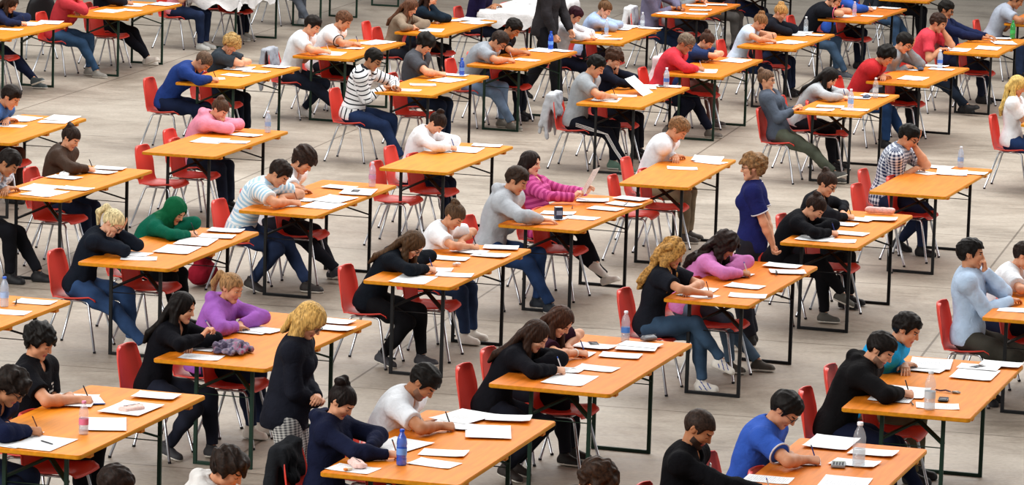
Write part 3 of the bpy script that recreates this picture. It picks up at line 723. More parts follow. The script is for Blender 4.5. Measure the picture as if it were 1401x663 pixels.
SHEETS={
33:[(0.15, 0.58, 'A4', -0.15), (0.25, 0.36, 'A3', -0.04), (0.46, 0.63, 'A4', 0.02), (0.96, 0.24, 'A3', 0.39), (1.51, 0.27, 'A3', -0.05), (1.59, 0.72, 'A3', 0.25), (1.98, 0.28, 'A4', 0.07)],
32:[(0.21, 0.58, 'A4', 0.1), (0.52, 0.74, 'A4', 0.03), (0.69, 0.67, 'A4', -0.09), (1.33, 0.66, 'A4', -0.05), (1.4, 0.6, 'A4', -0.19), (1.71, 0.14, 'A4', -0.06), (1.98, 0.24, 'A4', -0.03)],
34:[(0.18, 0.75, 'A4', -0.14), (0.54, 0.33, 'A4', -0.16), (0.86, 0.37, 'A4', 0.1), (0.96, 0.71, 'A3', -0.24), (1.61, 0.3, 'A3', 0.3), (1.71, 0.58, 'A4', -0.11), (2.01, 0.59, 'A3', -0.27), (2.08, 0.3, 'A4', 0.18)],
35:[(0.39, 0.41, 'A3', -0.02), (0.72, 0.57, 'A4', 0.0), (0.88, 0.36, 'A4', -0.06), (1.36, 0.68, 'A4', 0.01), (1.43, 0.34, 'A4', 0.11), (1.69, 0.62, 'A4', -0.14), (1.75, 0.31, 'A4', 0.16), (1.88, 0.32, 'A4', -0.07)],
36:[(0.35, 0.29, 'A4', 0.21), (0.45, 0.64, 'A4', 0.03), (0.74, 0.59, 'A3', 0.04), (1.62, 0.26, 'A3', -0.0), (1.66, 0.64, 'A4', -0.1), (1.88, 0.63, 'A3', 0.13), (1.89, 0.28, 'A4', -0.01), (2.08, 0.15, 'A4', -0.02)],
37:[(0.82, 0.74, 'A4', 0.02), (0.9, 0.27, 'A3', 0.06), (1.41, 0.69, 'A4', 0.25), (1.52, 0.34, 'A4', -0.08), (1.89, 0.3, 'A4', -0.05), (2.08, 0.62, 'A3', -0.01)],
26:[(0.22, 0.39, 'A3', 0.04), (0.58, 0.16, 'A4', 0.18), (0.75, 0.39, 'A4', 0.21), (1.35, 0.45, 'A4', 0.08), (1.66, 0.2, 'A4', -0.02), (1.76, 0.42, 'A4', -0.05), (2.08, 0.24, 'A4', 0.23)],
29:[(0.27, 0.49, 'A4', -0.21), (0.44, 0.13, 'A4', 0.18), (0.54, 0.57, 'A4', 0.04), (0.86, 0.27, 'A4', -0.09), (1.39, 0.51, 'A4', -0.11), (1.72, 0.14, 'A4', 0.36), (2.0, 0.26, 'A4', -0.02)],
30:[(0.33, 0.24, 'A4', 0.16), (0.39, 0.46, 'A3', 0.02), (0.73, 0.46, 'A4', 0.11), (0.76, 0.24, 'A4', -0.07), (1.27, 0.46, 'A4', -0.04), (1.61, 0.39, 'A4', -0.13), (1.72, 0.2, 'A4', 0.09)],
31:[(1.56, 0.57, 'A4', -0.46), (1.71, 0.31, 'A3', 0.19), (1.78, 0.13, 'A4', -0.01), (2.01, 0.52, 'A4', 0.0)],
28:[(1.3, 0.35, 'A4', 0.25), (1.85, 0.19, 'A4', -0.3), (2.08, 0.27, 'A3', 0.13)],
27:[(0.58, 0.47, 'A4', -0.1), (0.73, 0.22, 'A4', -0.03), (0.88, 0.49, 'A4', 0.14), (1.36, 0.2, 'A4', -0.07), (1.71, 0.14, 'A4', -0.22), (1.78, 0.46, 'A4', 0.29), (2.06, 0.18, 'A4', -0.19)],
22:[(0.39, 0.41, 'A4', 0.33), (0.58, 0.54, 'A4', -0.04), (0.93, 0.28, 'A3', 0.06), (1.4, 0.29, 'A3', 0.12), (1.75, 0.23, 'A4', 0.16), (2.08, 0.27, 'A4', 0.12)],
24:[(0.47, 0.51, 'A4', 0.17), (0.62, 0.16, 'A3', -0.03), (0.86, 0.47, 'A4', -0.11), (1.01, 0.2, 'A3', -0.12), (1.56, 0.16, 'A3', 0.18), (1.74, 0.41, 'A4', -0.11)],
21:[(0.3, 0.3, 'A3', -0.11), (0.58, 0.47, 'A3', -0.01), (0.69, 0.16, 'A4', -0.07), (1.3, 0.53, 'A4', -0.08), (1.78, 0.38, 'A4', -0.09), (2.05, 0.39, 'A4', 0.13)],
5:[(1.25, 0.48, 'A4', 0.08), (1.73, 0.2, 'A4', 0.13), (1.8, 0.57, 'A3', -0.08), (2.05, 0.22, 'A3', 0.08)],
4:[(1.11, 0.46, 'A3', 0.03), (1.12, 0.21, 'A4', 0.1), (1.66, 0.28, 'A4', -0.28)],
25:[(1.48, 0.55, 'A4', -0.14), (1.66, 0.34, 'A3', 0.08), (2.08, 0.25, 'A4', 0.16)],
3:[(0.58, 0.52, 'A4', 0.4), (0.99, 0.39, 'A4', -0.2), (1.46, 0.3, 'A4', 0.01), (1.64, 0.57, 'A3', 0.12), (2.01, 0.25, 'A4', -0.08)],
6:[(0.49, 0.39, 'A3', 0.13), (1.16, 0.38, 'A4', -0.05), (1.87, 0.33, 'A3', -0.37), (2.08, 0.28, 'A4', -0.19)],
7:[(0.34, 0.4, 'A4', 0.07), (0.91, 0.4, 'A4', 0.36), (1.47, 0.29, 'A3', -0.24), (2.01, 0.37, 'A4', -0.0)],
8:[(0.51, 0.34, 'A3', 0.23), (1.75, 0.14, 'A3', -0.23), (1.81, 0.53, 'A4', 0.1), (2.06, 0.34, 'A3', -0.06)],
10:[(0.43, 0.51, 'A4', -0.28), (0.88, 0.24, 'A4', -0.12), (2.03, 0.39, 'A3', -0.06), (2.08, 0.2, 'A4', -0.36)],
11:[(0.52, 0.27, 'A4', 0.05), (0.74, 0.54, 'A3', -0.27), (1.75, 0.47, 'A4', -0.07), (2.08, 0.13, 'A4', -0.07), (2.08, 0.46, 'A3', -0.12)],
12:[(0.31, 0.52, 'A3', -0.13), (0.43, 0.18, 'A4', 0.26), (0.96, 0.27, 'A4', 0.11), (1.55, 0.48, 'A4', 0.15), (1.82, 0.26, 'A4', 0.33)],
13:[(0.5, 0.53, 'A3', 0.12), (0.94, 0.45, 'A4', 0.23), (1.89, 0.48, 'A3', 0.28), (2.08, 0.23, 'A4', 0.23)],
14:[(0.55, 0.33, 'A3', 0.19), (1.85, 0.27, 'A3', -0.1)],
15:[(0.65, 0.48, 'A4', 0.14), (0.8, 0.25, 'A3', -0.26), (1.84, 0.43, 'A3', -0.02), (1.87, 0.23, 'A4', -0.01), (2.08, 0.45, 'A4', -0.14)],
16:[(0.55, 0.52, 'A3', -0.21), (0.81, 0.16, 'A4', 0.07), (1.9, 0.53, 'A3', 0.22), (2.08, 0.24, 'A4', -0.17)],
17:[(0.34, 0.58, 'A3', 0.06), (0.76, 0.27, 'A3', 0.05), (1.52, 0.21, 'A3', 0.36), (2.05, 0.37, 'A4', 0.08)],
18:[(0.64, 0.32, 'A3', -0.01), (1.55, 0.6, 'A4', -0.2), (1.79, 0.26, 'A4', 0.01), (2.08, 0.41, 'A4', -0.1)],
19:[(0.28, 0.5, 'A4', 0.03), (0.49, 0.15, 'A4', 0.06), (0.61, 0.46, 'A4', 0.09), (1.6, 0.37, 'A4', 0.07), (1.92, 0.24, 'A4', -0.09)],
2:[(0.76, 0.48, 'A3', -0.08), (1.0, 0.29, 'A4', -0.18), (1.67, 0.49, 'A3', 0.08), (1.98, 0.19, 'A3', -0.05)],
1:[(1.06, 0.38, 'A4', 0.08), (1.76, 0.42, 'A3', -0.11), (2.08, 0.27, 'A3', 0.23)],
23:[(1.5, 0.21, 'A4', 0.07), (2.0, 0.22, 'A4', 0.07)],
38:[(0.45, 0.52, 'A4', 0.02)],
52:[(0.21, 0.55, 'A4', -0.01)],
39:[(1.25, 0.46, 'A4', -0.38), (1.3, 0.21, 'A4', 0.2)],
}
BOTTLES=[
(33, 0.63, 0.24, 0.22, 'pink', 'clear plastic bottle with pink label on the left front table'),
(34, 0.42, 0.51, 0.23, 'blue', 'tall blue plastic water bottle standing before the white tee man'),
(35, 2.04, 0.48, 0.23, 'label', 'clear plastic bottle with blue label at the far end of the black blazer table'),
(36, 0.21, 0.32, 0.27, 'clear', 'clear plastic bottle on the black hooded man and blue jacket table'),
(37, 1.45, 0.3, 0.29, 'clearw', 'tall clear water bottle with white cap beside the blue polo man'),
(31, 2.15, 0.32, 0.21, 'pale', "pale clear bottle at the far end of the checked shirt man's table"),
(24, 2.0, 0.18, 0.23, 'pinkpale', "pale pink-labelled bottle at far end of the striped polo man's table"),
(4, 2.0, 0.16, 0.22, 'pale', "small clear bottle at the far end of the pink hoodie girl's table"),
(7, 2.0, 0.28, 0.21, 'blue', "blue bottle at the far end of the striped shirt man's table"),
(10, 2.15, 0.34, 0.23, 'blue', 'blue bottle with pale label next to the dark-suited standing man'),
(13, 1.98, 0.23, 0.23, 'bluewhite', "blue-capped bottle on the grey tee man's table"),
(11, 0.96, 0.43, 0.2, 'pale', 'pale bottle by the light blue shirt woman'),
(11, 2.15, 0.25, 0.2, 'clear', 'clear bottle at the table end beside the grey-violet shirt man'),
(15, 2.15, 0.39, 0.21, 'clearw', "white-capped clear bottle at far end of the pale blue top woman's table"),
(16, 0.68, 0.37, 0.2, 'pinkpale', 'small pink-tinted bottle beside the pink cuffs at the top'),
(17, 2.15, 0.22, 0.24, 'green', "green plastic bottle on the navy sweater man's table"),
(18, 1.88, 0.3, 0.23, 'bluewhite', "white-capped bottle with blue label on the red sweatshirt boy's table"),
(19, 0.48, 0.2, 0.23, 'pale', "pale bottle standing in the middle of the grey cardigan woman's table"),
(19, 1.73, 0.19, 0.23, 'clear', "clear bottle at the far end of the grey cardigan woman's table"),
(23, 1.72, 0.35, 0.23, 'bluecap', 'clear bottle with blue cap on the empty table at the left edge'),
]
SMALL=[
(35, 2.15, 0.33, 'case', 'grey glasses case behind the stack of sheets'),
(35, 1.79, 0.65, 'phone', 'dark phone on the sheet beside white bracelet woman'),
(36, 1.9, 0.29, 'phone', 'dark phone on the fanned sheets by the blue jacket man'),
(36, 0.57, 0.29, 'phone', 'dark flat phone beside the clear bottle near the table edge'),
(36, 0.87, 0.28, 'keys', 'bunch of keys on lanyard beside the clear bottle'),
(36, 0.41, 0.49, 'pen', "black pen lying before the black hooded man's sheet"),
(37, 1.4, 0.42, 'calc', 'grey pocket calculator beside the tall clear water bottle'),
(34, 0.11, 0.76, 'eraser', 'orange pencil eraser near the navy hoodie woman'),
(34, 0.26, 0.75, 'pouch', "pale pink pencil pouch on the navy hoodie woman's sheet"),
(32, 0.51, 0.47, 'scarf', 'purple grey woollen scarf heaped on the table beside the standing blonde'),
(33, 1.47, 0.25, 'pouch', 'transparent pink pencil pouch lying on a sheet on the left front table'),
(33, 1.6, 0.67, 'folder', "blue folder under the black tee man's hands"),
(33, 0.3, 0.4, 'pen', 'black pen lying across the big sheet at the left front'),
(26, 1.03, 0.29, 'eraser', "crumpled white tissue in the middle of the dark cardigan woman's table"),
(29, 1.55, 0.19, 'glasses', 'folded spectacles on a sheet by the pink sweater woman'),
(27, 0.56, 0.38, 'can', "small dark blue box-shaped drink carton on the light grey hoodie boy's table"),
(27, 1.66, 0.1, 'glasses', "folded dark spectacles on sheets at the pink striped sweater woman's end"),
(27, 1.35, 0.51, 'pen', "dark pen lying in the middle of the light grey hoodie boy's table"),
(24, 1.57, 0.19, 'phone', "dark phone on the sheet at the curly-haired man's end"),
(30, 2.1, 0.29, 'roll', "pale pink rolled pencil case at far end of the black top women's table"),
(13, 2.05, 0.3, 'phone', "dark phone beside blue-capped bottle on the grey tee man's table"),
(18, 1.53, 0.45, 'case', "small dark blue case in the middle of the red sweatshirt boy's table"),
(19, 1.63, 0.27, 'case', "small blue grey case beside the clear bottle on the grey cardigan woman's table"),
(11, 0.89, 0.46, 'glasses', 'folded dark spectacles by the light blue shirt woman'),
(21, 1.42, 0.58, 'pouch', "white tissue packet on the brown leather jacket woman's table"),
(8, 1.98, 0.4, 'pen', "brown pen on the dark teal top woman's sheet"),
(22, 1.85, 0.17, 'card', "small white card beside the green headscarf woman's hand"),
(23, 1.83, 0.3, 'glasses', 'folded spectacles beside the bottle on the empty left table'),
]
PEOPLE=[
dict(tb=33,seat='F',R='w',L='x',legs=('flat', 'flat'),lean=-0.0,hp=28,hy=-4,hair='shaggy',hc='#1a1614',top='tee',tc='#1b1b20',pc='#1d1e24',sc='#17171b',sex='m',phrase='black tee man',label='man with thick dark hair in a black T-shirt looking down at a blue folder',o=[-3.207, 26.819],ang=-16.7,gap=0.169,s=0.97,chest='#c9c4bd',al=1.598),
dict(tb=33,seat='N',R='w',L='x',legs='flat',lean=25.2,hp=42,hy=0,hair='shaggy',hc='#241a15',top='sweater',tc='#1d2440',pc='#28324a',sc='#17171b',sex='m',phrase='navy sweater boy',label="dark-haired man in navy sweater and glasses cut by the photo's left edge",o=[-3.53, 25.773],ang=-16.7,gap=0.178,s=0.97,glasses=1,al=0.503),
dict(tb=32,seat='N',R=(0.42, -0.12, 0.93, 0.5, 0.25, 0.75),L='x',legs=('tuck', 'flat'),lean=17.4,hp=18,hy=0,hair='long',hc='#1b1412',top='sweater',tc='#19191f',pc='#262936',sc='#3a3a3e',sex='f',phrase='black cardigan girl with long hair',label='young woman with long black hair in black cardigan raising a pen hand',o=[-2.567, 28.854],ang=-17.9,gap=0.172,s=0.9,al=0.435,penhand=0),
dict(tb=32,seat='F',R='f',L='x',legs='flat',lean=16.2,hp=22,hy=-14,hair='pony',hc='#a07c55',top='hoodie',tc='#a268b8',pc='#28324a',sc='#d8d2c8',sex='f',phrase='purple hoodie girl',label='young woman with tied-back fair hair in a purple hoodie',o=[-2.276, 29.765],ang=-17.9,gap=0.176,s=0.9,skin=1,al=1.392),
dict(tb=34,seat='F',R='w',L='x',legs='flat',lean=22.4,hp=50,hy=-4,hair='short',hc='#191411',top='tee',tc='#e6e9ee',pc='#28324a',sc='#17171b',sex='m',phrase='white tee man by blue bottle',label='bearded dark-haired man in white T-shirt writing behind the tall blue water bottle',o=[-0.866, 26.331],ang=-16.3,gap=0.17,s=0.97,skin=2,stubble=1,chest='#3c7a5c',al=1.621),
dict(tb=34,seat='N',R='w2',L='x',legs='flat',lean=4.0,hp=40,hy=-8,hair='bun',hc='#211816',top='hoodie',tc='#20253d',pc='#28324a',sc='#17171b',sex='f',phrase='navy hoodie woman with curly bun',label='woman with a curly dark bun in navy hooded top writing with a pencil',o=[-1.16, 25.398],ang=-16.3,gap=0.19,s=0.9,coat='#2a2c30',curl=1,al=0.643),
dict(tb=35,seat='N',R='w',L='x',legs='tuck',lean=25.0,hp=38,hy=-6,hair='long',hc='#3a261c',top='blazer',tc='#1c1c22',pc='#20222c',sc='#2c2420',sex='f',phrase='black blazer woman',label='woman with long wavy brown hair in a black blazer bending over her sheets',o=[-0.109, 28.463],ang=-17.4,gap=0.159,s=0.9,al=0.609),
dict(tb=35,seat='F',R='w',L='f',legs=('flat', 'flat'),lean=25.9,hp=42,hy=-10,hair='long',hc='#4a2f22',top='tee',tc='#3b2030',pc='#22232b',sc='#24211f',sex='f',phrase='maroon top woman with bracelet',label='brown-haired woman in dark maroon top with white bracelet leaning behind the black blazer',o=[0.058, 29.148],ang=-17.4,gap=0.205,s=0.9,al=1.313,bracelet=1),
dict(tb=36,seat='N',R='w',L='x',legs=('flat', 'ext'),lean=21.7,hp=36,hy=-8,hair='short',hc='#1d1613',top='hoodie',tc='#1b1a1c',pc='#1c2238',sc='#17171b',sex='m',phrase='black hooded man with stubble',label='dark-haired man with stubble in a black hooded jacket writing on spread sheets',o=[2.309, 27.961],ang=-16.4,gap=0.159,s=0.97,stubble=1,al=0.601),
dict(tb=36,seat='F',R='x',L='x',legs='flat',lean=25.3,hp=26,hy=-6,hair='short',hc='#1c1512',top='jacket',tc='#2aa0d6',pc='#6b6450',sc='#17171b',sex='m',phrase='bright blue jacket man',label='short-haired man in a bright turquoise blue jacket leaning on folded arms',o=[2.551, 28.876],ang=-16.4,gap=0.186,s=0.97,skin=1,al=1.547),
dict(tb=37,seat='N',R='w2',L='u',legs='flat',lean=4.8,hp=36,hy=-6,hair='buzz',hc='#3a2c25',top='sweater',tc='#16161a',pc='#1d1e24',sc='#17171b',sex='m',phrase='bearded man with white chest lettering',label='bearded man with cropped hair in a black sweatshirt with white chest lettering',o=[1.075, 24.609],ang=-17.0,gap=0.341,s=0.97,stubble=2,chesttext=1,al=0.352),
dict(tb=37,seat='F',R='w',L='x',legs='flat',lean=17.4,hp=46,hy=-8,hair='short',hc='#191412',top='polo',tc='#3f63b8',pc='#28324a',sc='#17171b',sex='m',phrase='blue polo man',label='man with glasses in a blue polo shirt with pale sleeve trim writing',o=[1.525, 25.603],ang=-17.0,gap=0.202,s=0.97,glasses=1,skin=1,trim='#d8d4d6',al=1.434),
dict(tb=0,seat='O',R='w',L='x',legs='flat',lean=22,hp=34,hy=-6,hair='shaggy',hc='#2b1e17',top='hoodie',tc='#d9d6d3',pc='#28324a',sc='#17171b',sex='m',phrase='white hooded man at photo bottom',label='dark-haired man with white hood seen from the shoulders up at the photo bottom',o=[-1.91, 23.345],ang=-17.0,gap=0.24,s=0.97),
dict(tb=0,seat='O',R='w',L='x',legs='flat',lean=24,hp=40,hy=0,hair='curly',hc='#3a2619',top='tee',tc='#3a3f48',pc='#28324a',sc='#17171b',sex='m',phrase='curly brown head at photo bottom',label='person with curly brown hair whose crown alone shows at the photo bottom',o=[0.229, 23.404],ang=-17.0,gap=0.24,s=0.97),
dict(tb=0,seat='O',R='w',L='x',legs='flat',lean=24,hp=40,hy=0,hair='short',hc='#2a1c16',top='sweater',tc='#30343c',pc='#28324a',sc='#17171b',sex='m',phrase='dark head at photo bottom',label='person whose dark hair just shows at the photo bottom left of plaid trousers',o=[-2.555, 22.862],ang=-17.0,gap=0.24,s=0.97),
dict(tb=26,seat='N',R='w',L='f',legs=('tuck', 'flat'),lean=29.2,hp=48,hy=-8,hair='long',hc='#57402c',top='sweater',tc='#1b2028',pc='#17171b',sc='#3b3b40',sex='f',phrase='black cardigan woman with glasses',label='woman with straight light brown hair and glasses in dark cardigan writing close to the sheet',o=[-1.15, 32.725],ang=-17.2,gap=0.152,s=0.9,glasses=1,al=0.634),
dict(tb=26,seat='F',R='w',L='f',legs=('flat', 'flat'),lean=19.6,hp=44,hy=-12,hair='bun',hc='#5a4431',top='tee',tc='#eaecf0',pc='#34435f',sc='#d9d4cb',sex='f',phrase='white tee woman with bun',label='woman with brown hair tied in a bun and white V-neck T-shirt writing',o=[-0.753, 33.959],ang=-17.2,gap=0.138,s=0.9,skin=1,al=1.93),
dict(tb=29,seat='N',R='w2',L='x',legs=('over', 'flat'),lean=12.2,hp=24,hy=-4,hair='longcurl',hc='#b98d51',top='tee',tc='#24262e',pc='#42586f',sc='#dcd8d0',sex='f',phrase='curly blonde woman in dark tee',label='woman with long curly blonde hair in dark T-shirt and jeans, white striped sneakers',o=[1.117, 31.976],ang=-18.4,gap=0.192,s=0.9,skin=1,stripe=1,al=0.295),
dict(tb=29,seat='F',R='w',L='x',legs=('flat', 'ext'),lean=25.9,hp=42,hy=-8,hair='longcurl',hc='#2b1c18',top='sweater',tc='#cf86bd',pc='#5c7184',sc='#4a463f',sex='f',phrase='pink sweater woman with dark curls',label='woman with long dark curly hair in pink sweater bending to write',o=[1.447, 33.015],ang=-18.4,gap=0.208,s=0.9,skin=2,al=1.385),
dict(tb=30,seat='N',R='w',L='x',legs=('over', 'flat'),lean=25.4,hp=48,hy=-4,hair='bun',hc='#33211a',top='sweater',tc='#191a1f',pc='#17171b',sc='#57554f',sex='f',phrase='black top woman with dark bun',label='woman with dark hair bun in black long-sleeved top bent low, legs crossed',o=[2.344, 35.374],ang=-18.1,gap=0.165,s=0.9,al=0.586),
dict(tb=30,seat='F',R='w',L='f',legs='flat',lean=13.2,hp=30,hy=-10,hair='bun',hc='#3a281f',top='sweater',tc='#1f2026',pc='#1d1e24',sc='#17171b',sex='f',phrase='black top woman with glasses',label='woman with glasses and brown pinned-up hair in black top, behind the lower bent woman',o=[2.649, 36.362],ang=-18.1,gap=0.182,s=0.9,glasses=1,al=1.62),
dict(tb=38,seat='N',R='x',L='m',legs='tuck',lean=-2.8,hp=4,hy=6,hair='short',hc='#191514',top='shirt',tc='#b8cbe2',pc='#4a4842',sc='#17171b',sex='m',phrase='pale blue shirt man',label='man with short black hair in pale blue shirt resting chin on hand, looking sideways',o=[3.664, 31.862],ang=-17.0,gap=0.21,s=0.97,al=0.613),
dict(tb=38,seat='F',R='f',L='x',legs='flat',lean=20.1,hp=30,hy=0,hair='short',hc='#2a1d18',top='tee',tc='#e6e8ec',pc='#28324a',sc='#17171b',sex='f',phrase='white tee person at right edge',label="dark-haired person in a white T-shirt cut off by the photo's right edge",o=[3.926, 32.673],ang=-17.0,gap=0.196,s=0.9,al=1.465),
dict(tb=27,seat='N',R='e',L='x',legs=('ext', 'flat'),lean=15.8,hp=30,hy=0,hair='short',hc='#3a2a20',top='hoodie',tc='#b4b8be',pc='#31486e',sc='#27303a',sex='m',phrase='light grey hoodie boy',label='young man with short brown hair in light grey hooded sweatshirt and jeans',o=[-0.196, 35.68],ang=-19.1,gap=0.182,s=0.97,skin=1,al=0.338),
dict(tb=27,seat='F',R=(0.34, -0.14, 0.86, 0.6, 0.2, 0.7, 0.7, 0.5, 0),L=(0.38, 0.14, 0.88, 0.6, -0.2, 0.75, 0.7, -0.5, 0),legs=('far', 'over'),lean=-16.2,hp=8,hy=-6,hair='long',hc='#2a1d1a',top='sweater',tc='#c95f98',pc='#23242c',sc='#d6d2cb',sex='f',phrase='pink striped sweater woman',label='woman with dark hair in a pink striped sweater leaning back and holding up a sheet',o=[0.27, 36.91],ang=-19.1,gap=0.144,s=0.9,stripes=('#a63d78', 0.05),al=1.653),
dict(tb=28,seat='F',R='x',L='x',legs='flat',lean=20.6,hp=46,hy=-6,hair='short',hc='#8a6646',top='sweater',tc='#e6e9ee',pc='#8a7c68',sc='#4a4440',sex='m',phrase='white pullover man',label='man with short light brown hair in white long-sleeved pullover and tan trousers',o=[1.318, 39.949],ang=-15.0,gap=0.151,s=0.97,skin=1,al=1.813),
dict(tb=31,seat='F',R='x',L='h',legs=('flat', 'tuck'),lean=14.2,hp=34,hy=-4,hair='short',hc='#17130f',top='shirt',tc='#dde3ec',pc='#2b3550',sc='#17171b',sex='m',phrase='checked shirt man',label='man with glasses in blue and white checked shirt resting forehead on hand',o=[3.651, 39.592],ang=-18.1,gap=0.189,s=0.97,glasses=1,skin=1,plaid='#1f2f55',short=1,al=1.488),
dict(tb=22,seat='N',R='c',L='h',legs=('ext', 'flat'),lean=21.5,hp=44,hy=0,hair='pony',hc='#dccb9f',top='sweater',tc='#1f2530',pc='#3a5378',sc='#d9d5ce',sex='f',phrase='black cardigan blonde with glasses',label='blonde woman with ponytail and dark glasses in dark cardigan leaning forehead on hand',o=[-3.569, 33.071],ang=-15.8,gap=0.176,s=0.9,glasses=1,al=0.498),
dict(tb=22,seat='F',R='w',L='x',legs='flat',lean=32.2,hp=36,hy=-14,hair='hijab',hc='#14603f',top='sweater',tc='#13634f',pc='#1d1e24',sc='#17171b',sex='f',phrase='green headscarf woman',label='woman in a green headscarf and teal-green top writing at the far seat',o=[-3.231, 34.205],ang=-15.8,gap=0.159,s=0.9,al=1.681),
dict(tb=24,seat='N',R='w',L='f',legs=('tuck', 'ext'),lean=26.7,hp=48,hy=-4,hair='short',hc='#2a1c15',top='polo',tc='#a9cbe0',pc='#2f3d5a',sc='#332f2e',sex='m',phrase='striped polo man',label='man with dark hair in pale blue and white striped polo shirt writing',o=[-2.458, 36.217],ang=-17.1,gap=0.169,s=0.97,skin=1,stripes=('#e9eef0', 0.042),al=0.519),
dict(tb=24,seat='F',R='f',L='x',legs=('far', 'ext'),lean=24.3,hp=44,hy=-8,hair='curly',hc='#34231a',top='tee',tc='#e9ecf0',pc='#2c2f38',sc='#40444c',sex='m',phrase='white tee man with curly hair',label='man with dark curly hair in white T-shirt and dark trousers, leg stretched out',o=[-2.256, 36.992],ang=-17.1,gap=0.204,s=0.97,skin=1,al=1.319),
dict(tb=21,seat='N',R='x',L='x',legs=('flat', 'ext'),lean=26.7,hp=44,hy=0,hair='short',hc='#221a17',top='sweater',tc='#dfe1e6',pc='#1b1c22',sc='#17171b',sex='m',phrase='white sweater man at left edge',label="dark-haired man in white sweater and black trousers cut by the photo's left edge",o=[-4.908, 36.345],ang=-16.5,gap=0.217,s=0.97,plaid='#8f97a5',al=0.128),
dict(tb=21,seat='F',R='w',L='u',legs='flat',lean=12.8,hp=34,hy=-6,hair='bun',hc='#33241d',top='jacket',tc='#4a3a31',pc='#28324a',sc='#17171b',sex='f',phrase='brown leather jacket woman',label='woman with pulled-back dark hair in a brown leather jacket writing',o=[-4.371, 37.917],ang=-16.5,gap=0.148,s=0.9,al=1.788),
dict(tb=5,seat='F',R='x',L='x',legs='flat',lean=29.0,hp=36,hy=-4,hair='short',hc='#241a15',top='shirt',tc='#4a6fa5',pc='#5a4034',sc='#17171b',sex='m',phrase='blue shirt man at left edge',label="dark-haired man in blue shirt bending over the table at the photo's left edge",o=[-5.529, 41.221],ang=-13.8,gap=0.19,s=0.97,al=1.391),
dict(tb=4,seat='F',R='x',L='m',legs='flat',lean=26.5,hp=42,hy=-12,hair='bun',hc='#5b4233',top='hoodie',tc='#e69ab0',pc='#2a3244',sc='#17171b',sex='f',phrase='pink hoodie girl',label='girl with dark tied hair in pink hooded top leaning on her hand',o=[-3.333, 41.058],ang=-15.7,gap=0.152,s=0.9,al=1.747),
dict(tb=25,seat='F',R='w',L='x',legs='flat',lean=18.0,hp=58,hy=-10,hair='bun',hc='#33221a',top='shirt',tc='#ebebee',pc='#232c42',sc='#17171b',sex='f',phrase='white shirt woman with bun',label='woman with dark hair bun in white shirt bent far over her sheet, holding pen',o=[-1.047, 40.254],ang=-16.7,gap=0.193,s=0.9,al=1.559),
dict(tb=3,seat='N',R='w',L='x',legs='flat',lean=33.3,hp=58,hy=-6,hair='buzz',hc='#6a5444',top='sweater',tc='#2c4480',pc='#1f2943',sc='#17171b',sex='m',phrase='blue sweater boy',label='short-haired man in a blue sweater lying low over his sheet',o=[-3.957, 45.537],ang=-15.6,gap=0.2,s=0.97,al=0.288),
dict(tb=3,seat='F',R='c',L='x',legs='flat',lean=16.5,hp=48,hy=-8,hair='curly',hc='#b3935f',top='tee',tc='#3c444c',pc='#1c2433',sc='#17171b',sex='f',phrase='curly blonde in grey top',label='person with curly blonde hair in dark grey top resting chin on hand',o=[-3.562, 46.842],ang=-15.6,gap=0.169,s=0.9,al=1.651),
dict(tb=6,seat='N',R='w',L='f',legs=('far', 'tuck'),lean=19.8,hp=34,hy=-4,hair='short',hc='#231a16',top='tee',tc='#e9ebef',pc='#2a3140',sc='#d5d3ce',sex='m',phrase='white tee man',label='man with short dark hair in plain white T-shirt with grey jacket on his chair',o=[-2.754, 48.76],ang=-16.5,gap=0.176,s=0.97,coat='#a6aab2',al=0.428),
dict(tb=6,seat='F',R='w',L='x',legs='flat',lean=25.4,hp=34,hy=-4,hair='short',hc='#6a4a36',top='polo',tc='#ebedf0',pc='#22262e',sc='#17171b',sex='m',phrase='white polo man with dark trim',label='man with light brown hair in white polo shirt trimmed in dark navy',o=[-2.476, 49.742],ang=-16.5,gap=0.189,s=0.97,skin=1,trim='#23262e',al=1.449),
dict(tb=7,seat='N',R='x',L='w',legs=('ext', 'flat'),lean=15.3,hp=34,hy=-8,hair='short',hc='#1b1613',top='sweater',tc='#eaecef',pc='#2b3b5c',sc='#6a6c72',sex='m',phrase='striped shirt man',label='man with glasses in white long-sleeved shirt with thin black stripes',o=[-1.833, 45.064],ang=-16.4,gap=0.246,s=0.97,glasses=1,stripes=('#20242c', 0.055, 0.25),al=0.089),
dict(tb=7,seat='F',R='w',L='x',legs='flat',lean=8.8,hp=44,hy=-8,hair='shaggy',hc='#1d1714',top='sweater',tc='#54565c',pc='#27334a',sc='#17171b',sex='m',phrase='dark grey sweater man',label='man with shaggy dark hair in dark grey sweater over white collar',o=[-1.243, 46.736],ang=-16.4,gap=0.152,s=0.97,short=1,al=1.859),
dict(tb=10,seat='N',R='w',L='x',legs=('ext', 'flat'),lean=31.1,hp=48,hy=-4,hair='short',hc='#3a2d27',top='sweater',tc='#9aa0a8',pc='#7f95b0',sc='#7a776f',sex='m',phrase='grey sweater man with glasses',label='man with glasses in a grey sweater and pale jeans, nose close to his sheet',o=[-0.609, 48.462],ang=-17.9,gap=0.162,s=0.97,glasses=1,short=1,al=0.524),
dict(tb=10,seat='F',R='w',L='x',legs='flat',lean=21.0,hp=46,hy=-6,hair='short',hc='#1e1815',top='tee',tc='#20242b',pc='#252b38',sc='#17171b',sex='m',phrase='black tee man with black hair',label='black-haired man in black T-shirt writing behind the grey sweater man',o=[-0.358, 49.349],ang=-17.9,gap=0.196,s=0.97,al=1.446),
